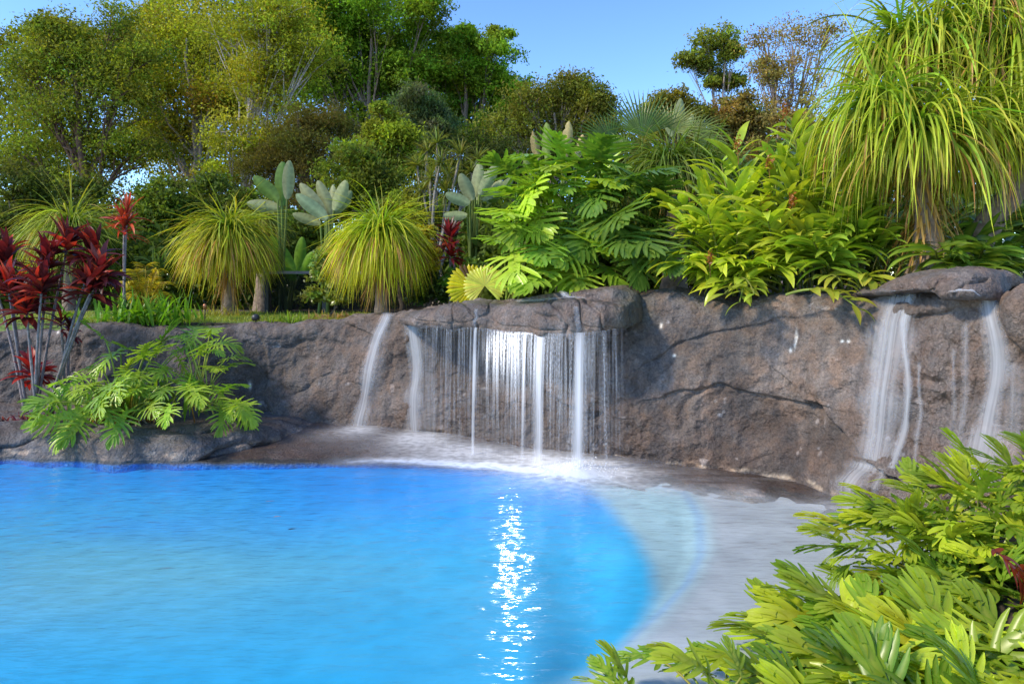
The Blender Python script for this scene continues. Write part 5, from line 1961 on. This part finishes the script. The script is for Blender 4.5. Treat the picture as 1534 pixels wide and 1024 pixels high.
# ---------------------------------------------------------------- other accents
def strappy(name, label, cat, base, n, L, W, cA, cB, droop=1.3, spread=.15, mat=None, group=None, tilt=.8):
    root_b = np.asarray(base, float)
    mb = MB()
    az = rng.uniform(0, 2 * PI, n)
    el = np.radians(rng.uniform(25, 88, n))
    D = np.stack([np.cos(el) * np.cos(az) * tilt, np.cos(el) * np.sin(az) * tilt, np.sin(el)], -1)
    O = root_b + np.stack([rng.normal(size=n) * spread, rng.normal(size=n) * spread * .5, np.zeros(n) - .02], -1)
    ribbons(mb, O, D, L * rng.uniform(.7, 1.1, n), W, droop * rng.uniform(.6, 1.3, n), 8, cA, cB, fold=.3, var=.2)
    o = mb.build(name, mat or M_grassleaf, None, root_b)
    return tag(o, label, cat, group)


strappy('agapanthus', 'bright green strappy clump on the wall behind the left philodendron', 'agapanthus', gp(212, 9.0), 150, .5, .020, (.09, .24, .02), (.16, .32, .03), spread=.33)
strappy('agapanthus', 'small green strappy tuft at the edge of the lawn below the fence', 'agapanthus', gp(432, 8.85), 60, .22, .010, (.14, .26, .03), (.24, .34, .05), spread=.13)
strappy('bromeliad', 'pinkish dry bromeliad cluster below the flowering bush', 'bromeliad', gp(505, 9.4), 70, .2, .016, (.30, .17, .12), (.34, .26, .14), spread=.22)
strappy('grass_tuft', 'dry yellow grass tuft around the foot of the ponytail palm on the lawn', 'grass tuft', gp(335, 10.2), 90, .26, .008, (.24, .25, .06), (.36, .33, .10), spread=.25)
strappy('flax_plant', 'spidery green strap plant standing in front of the dark shrub by the cane palm', 'flax', P(240, 400, 11.5), 40, .4, .012, (.07, .13, .03), (.12, .2, .05), spread=.05)
strappy('groundcover_plant', 'small purple ground cover tuft at the foot of the red cordylines', 'ground cover', P(48, 628, 7.5), 90, .10, .012, (.12, .03, .08), (.22, .06, .12), spread=.14)


def cane_palm():
    base = gp(218, 10.5)
    root = empty('cane_palm', base, 'golden yellow cane palm with feathery fronds behind the strappy clump', 'cane palm')
    sb, fb = MB(), MB()
    for (x, y) in ((185, 425), (200, 405), (218, 398), (236, 405), (250, 425), (225, 420), (205, 430), (245, 445), (190, 448)):
        e = P(x, y, 10.4 + rng.uniform(-.3, .3))
        pts = bez(base, base * .4 + e * .6 + [0, 0, .35], e, 14)
        tube(sb, pts, np.linspace(.012, .004, 14), 5, (.40, .30, .05))
        T = norm(np.gradient(pts, axis=0))
        k = np.repeat(np.linspace(4, 13, 24), 2)
        O = np.stack([np.interp(k, np.arange(14), pts[:, j]) for j in range(3)], -1)
        Tk = np.stack([np.interp(k, np.arange(14), T[:, j]) for j in range(3)], -1)
        s = norm(np.cross(Tk, [0, 0, 1.0]))
        D = norm(Tk * .6 + s * np.where(np.arange(48) % 2 == 0, 1, -1)[:, None] + [0, 0, .2])
        ribbons(fb, O, D, rng.uniform(.16, .26, 48), .008, 1.1, 5, (.34, .30, .03), (.46, .40, .04), prof=prof_lance, fold=.3)
    sb.build('stalks', M_stalk, root)
    fb.build('foliage', M_leaf, root)


cane_palm()


def dragon_tree():
    base = gp(655, 12.3)
    root = empty('dragon_tree', base, 'dragon tree with many thin grey stems ending in spiky rosettes', 'dragon tree')
    sb, fb = MB(), MB()
    for (x, y) in ((640, 228), (660, 245), (690, 232), (672, 262), (645, 268), (705, 258), (625, 248), (685, 275), (655, 215), (715, 240), (632, 285), (668, 288)):
        hp = P(x, y, 12.2 + rng.uniform(-.4, .4))
        tube(sb, bez(base + rng.normal(size=3) * [.15, .1, 0], (base + hp) / 2 + rng.normal(size=3) * .15, hp, 10), np.linspace(.035, .022, 10), 6, (.26, .22, .18), wob=.06)
        n = 60
        D = norm(rng.normal(size=(n, 3)) + [0, 0, .5])
        ribbons(fb, np.tile(hp, (n, 1)), D, rng.uniform(.25, .42, n), .012, .7, 5, (.13, .17, .035), (.21, .23, .06), fold=.3)
    sb.build('stems', M_bark, root)
    fb.build('foliage', M_grassleaf, root)


dragon_tree()


# ---------------------------------------------------------------- fence, garden lamps, floating leaves
def box(mb, c0, c1, col=(1, 1, 1), bev=.004):
    x0, y0, z0 = c0
    x1, y1, z1 = c1
    V = [(x, y, z) for z in (z0, z1) for y in (y0, y1) for x in (x0, x1)]
    mb.add(V, [(0, 1, 3, 2), (4, 6, 7, 5), (0, 4, 5, 1), (2, 3, 7, 6), (0, 2, 6, 4), (1, 5, 7, 3)], col=col)


def fence():
    m, N, Lk = newmat('dark shade mesh')
    out = N.new('ShaderNodeOutputMaterial')
    pb = N.new('ShaderNodeBsdfPrincipled')
    pb.inputs['Base Color'].default_value = (.012, .013, .012, 1)
    pb.inputs['Specular IOR Level'].default_value = .05
    pb.inputs['Roughness'].default_value = .9
    tp = N.new('ShaderNodeBsdfTransparent')
    mx = N.new('ShaderNodeMixShader')
    nz = N.new('ShaderNodeTexNoise')
    nz.inputs['Scale'].default_value = 300
    mr = N.new('ShaderNodeMapRange')
    mr.inputs[3].default_value, mr.inputs[4].default_value = .30, .6
    Lk.new(nz.outputs['Fac'], mr.inputs[0])
    Lk.new(mr.outputs[0], mx.inputs[0])
    Lk.new(tp.outputs[0], mx.inputs[1])
    Lk.new(pb.outputs[0], mx.inputs[2])
    Lk.new(mx.outputs[0], out.inputs[0])
    d = 11.0
    a, b_ = gp(400, d), gp(640, d)
    root = empty('fence', (a + b_) / 2, 'low dark mesh fence panel with black post and grey top rail behind the lawn', 'fence')
    zt = P(400, 406, d)[2]
    xs = [a[0], gp(486, d)[0], gp(570, d)[0], b_[0]]
    for x in xs:
        mb = MB()
        box(mb, (x - .03, d - .03, a[2] - .1), (x + .03, d + .03, zt + .02))
        mb.build('post', M_metal, root, smooth=False)
    for x0, x1 in zip(xs[:-1], xs[1:]):
        mb = MB()
        box(mb, (x0 + .035, d - .004, a[2] + .03), (x1 - .035, d + .004, zt - .05))
        mb.build('mesh_panel', m, root, smooth=False)
        mb = MB()
        box(mb, (x0 + .032, d - .02, zt - .045), (x1 - .032, d + .02, zt))
        mb.build('rail', plain_mat('weathered grey rail', (.20, .17, .15), .6), root, smooth=False)


fence()


def stake_lamp():
    b_ = gp(307, 9.25)
    root = empty('stake_lamp', b_, 'slim garden torch lamp with copper head at the edge of the lawn', 'garden lamp')
    mb = MB()
    tube(mb, [b_, b_ + [0, 0, .17]], [.008, .008], 8)
    mb.build('pole', M_metal, root)
    mb = MB()
    tube(mb, [b_ + [0, 0, .17], b_ + [0, 0, .18], b_ + [0, 0, .23], b_ + [0, 0, .245], b_ + [0, 0, .25]], [.016, .024, .026, .016, .002], 12)
    mb.build('lamp_head', plain_mat('copper', (.5, .2, .09), .35, metal=.8), root)
    b_ = gp(383, 8.95)
    root = empty('ground_spotlight', b_, 'small black ball spotlight standing on the edge of the lawn', 'spotlight')
    mb = MB()
    a = np.linspace(0, PI, 9)
    c = b_ + [0, 0, .07]
    tube(mb, np.stack([c[0] - .05 * np.cos(a), c[1] - .02 * np.cos(a), c[2] + 0 * a], -1), .05 * np.sin(a) + .002, 14)
    mb.build('lamp_head', M_metal, root)
    mb = MB()
    tube(mb, [b_, c], [.012, .01], 8)
    mb.build('stake', M_metal, root)


stake_lamp()
for (x, y, c, s, lab) in ((404, 751, (.30, .08, .10), .035, 'tiny reddish leaf floating furthest from the camera on the pool'),
                          (415, 774, (.45, .2, .16), .03, 'tiny pinkish leaf floating in the middle of the three on the pool'),
                          (437, 793, (.03, .03, .05), .03, 'tiny dark leaf floating nearest to the camera on the pool')):
    p = on_plane(x, y, .012)
    mb = MB()
    ribbons(mb, [p - [s, 0, 0]], [[1, .3, .04]], s * 2, .012, .05, 6, c, prof=prof_lance, fold=.2, var=0)
    tag(mb.build('fallen_leaf', M_leaf, None, p), lab, 'leaf', 'leaves floating on the pool')

SUN = (-.66, -.30, .62)
SUN_E = 4.7
SKY_E = .15

# ------------------------------------------------------------------ lamp under the ledge (the photo shows its glow on the veil and its glitter on the pool)
lp = lip_point(767, .44)
lp[2] -= .10
rt = empty('spotlight', lp, 'small lit white spotlight tucked under the rock ledge behind the falling water', 'spotlight')
mb = MB()
tube(mb, [lp + [0, .05, .03], lp + [0, .0, 0]], [.035, .04], 14, col=(.05, .05, .05))
mb.build('housing', M_metal, rt)
m, N, Lk = newmat('lamp glass')
o_ = N.new('ShaderNodeOutputMaterial')
e_ = N.new('ShaderNodeEmission')
e_.inputs['Color'].default_value = (.85, .9, 1, 1)
e_.inputs['Strength'].default_value = 10
Lk.new(e_.outputs[0], o_.inputs[0])
mb = MB()
th = np.linspace(0, 2 * PI, 17)[:-1]
V = np.stack([lp[0] + .034 * np.cos(th), lp[1] - .004 + 0 * th - .002, lp[2] + .034 * np.sin(th)], -1)
mb.add(np.vstack([V, lp - [0, .012, 0]]), T=[(i, (i + 1) % 16, 16) for i in range(16)])
mb.build('lens', m, rt)
ld = bpy.data.lights.new('spotlight_beam', 'SPOT')
ld.energy = 95
ld.color = (.86, .91, 1)
ld.shadow_soft_size = .025
ld.spot_size = math.radians(130)
ld.spot_blend = 1.0
lo = bpy.data.objects.new('spotlight_beam', ld)
C.objects.link(lo)
lo.parent = rt
lo.location = (0, -.03, 0)
lo.rotation_euler = (math.radians(-64), 0, 0)

# ------------------------------------------------------------------ daylight
to_sun = norm(np.array(SUN))
elev = math.asin(to_sun[2])
azim = math.atan2(to_sun[0], to_sun[1])      # clockwise from +Y
sd_ = bpy.data.lights.new('sun', 'SUN')
sd_.energy = SUN_E
sd_.angle = math.radians(7.0)
sd_.color = (1, .90, .71)
so = bpy.data.objects.new('sun', sd_)
C.objects.link(so)
from mathutils import Vector
so.rotation_euler = Vector([-v for v in to_sun]).to_track_quat('-Z', 'Y').to_euler()
so.location = (-8, 2, 12)
w = bpy.data.worlds.new('World')
bpy.context.scene.world = w
w.use_nodes = True
nt = w.node_tree
bg = nt.nodes['Background']
sky = nt.nodes.new('ShaderNodeTexSky')
sky.sky_type = 'NISHITA'
sky.sun_disc = False
sky.sun_elevation = elev
sky.sun_rotation = azim
sky.air_density = 1.0
sky.dust_density = .0
sky.ozone_density = 3.0
cg = nt.nodes.new('ShaderNodeVectorMath')
cg.operation = 'MULTIPLY'
cg.inputs[1].default_value = (1.22, 1.31, 1.44)
nt.links.new(sky.outputs[0], cg.inputs[0])
gm = nt.nodes.new('ShaderNodeGamma')
gm.inputs['Gamma'].default_value = 1.25
nt.links.new(cg.outputs[0], gm.inputs['Color'])
nt.links.new(gm.outputs[0], bg.inputs[0])
bg.inputs[1].default_value = SKY_E

cam = bpy.data.cameras.new('camera')
cam.sensor_width = 36
cam.lens = 36 * F / 1534
cam.shift_y = -82 / 1534
cam.clip_start = .05
cam.clip_end = 2000
co = bpy.data.objects.new('camera', cam)
C.objects.link(co)
co.location = (0, 0, H)
co.rotation_euler = (PI / 2, 0, 0)
sc = bpy.context.scene
sc.camera = co
sc.view_settings.view_transform = 'Standard'
sc.view_settings.look = 'None'
sc.view_settings.exposure = 0
sc.cycles.transparent_max_bounces = 24
sc.cycles.max_bounces = 6
sc.cycles.transmission_bounces = 6
sc.cycles.use_denoising = True
sc.cycles.sample_clamp_indirect = 6
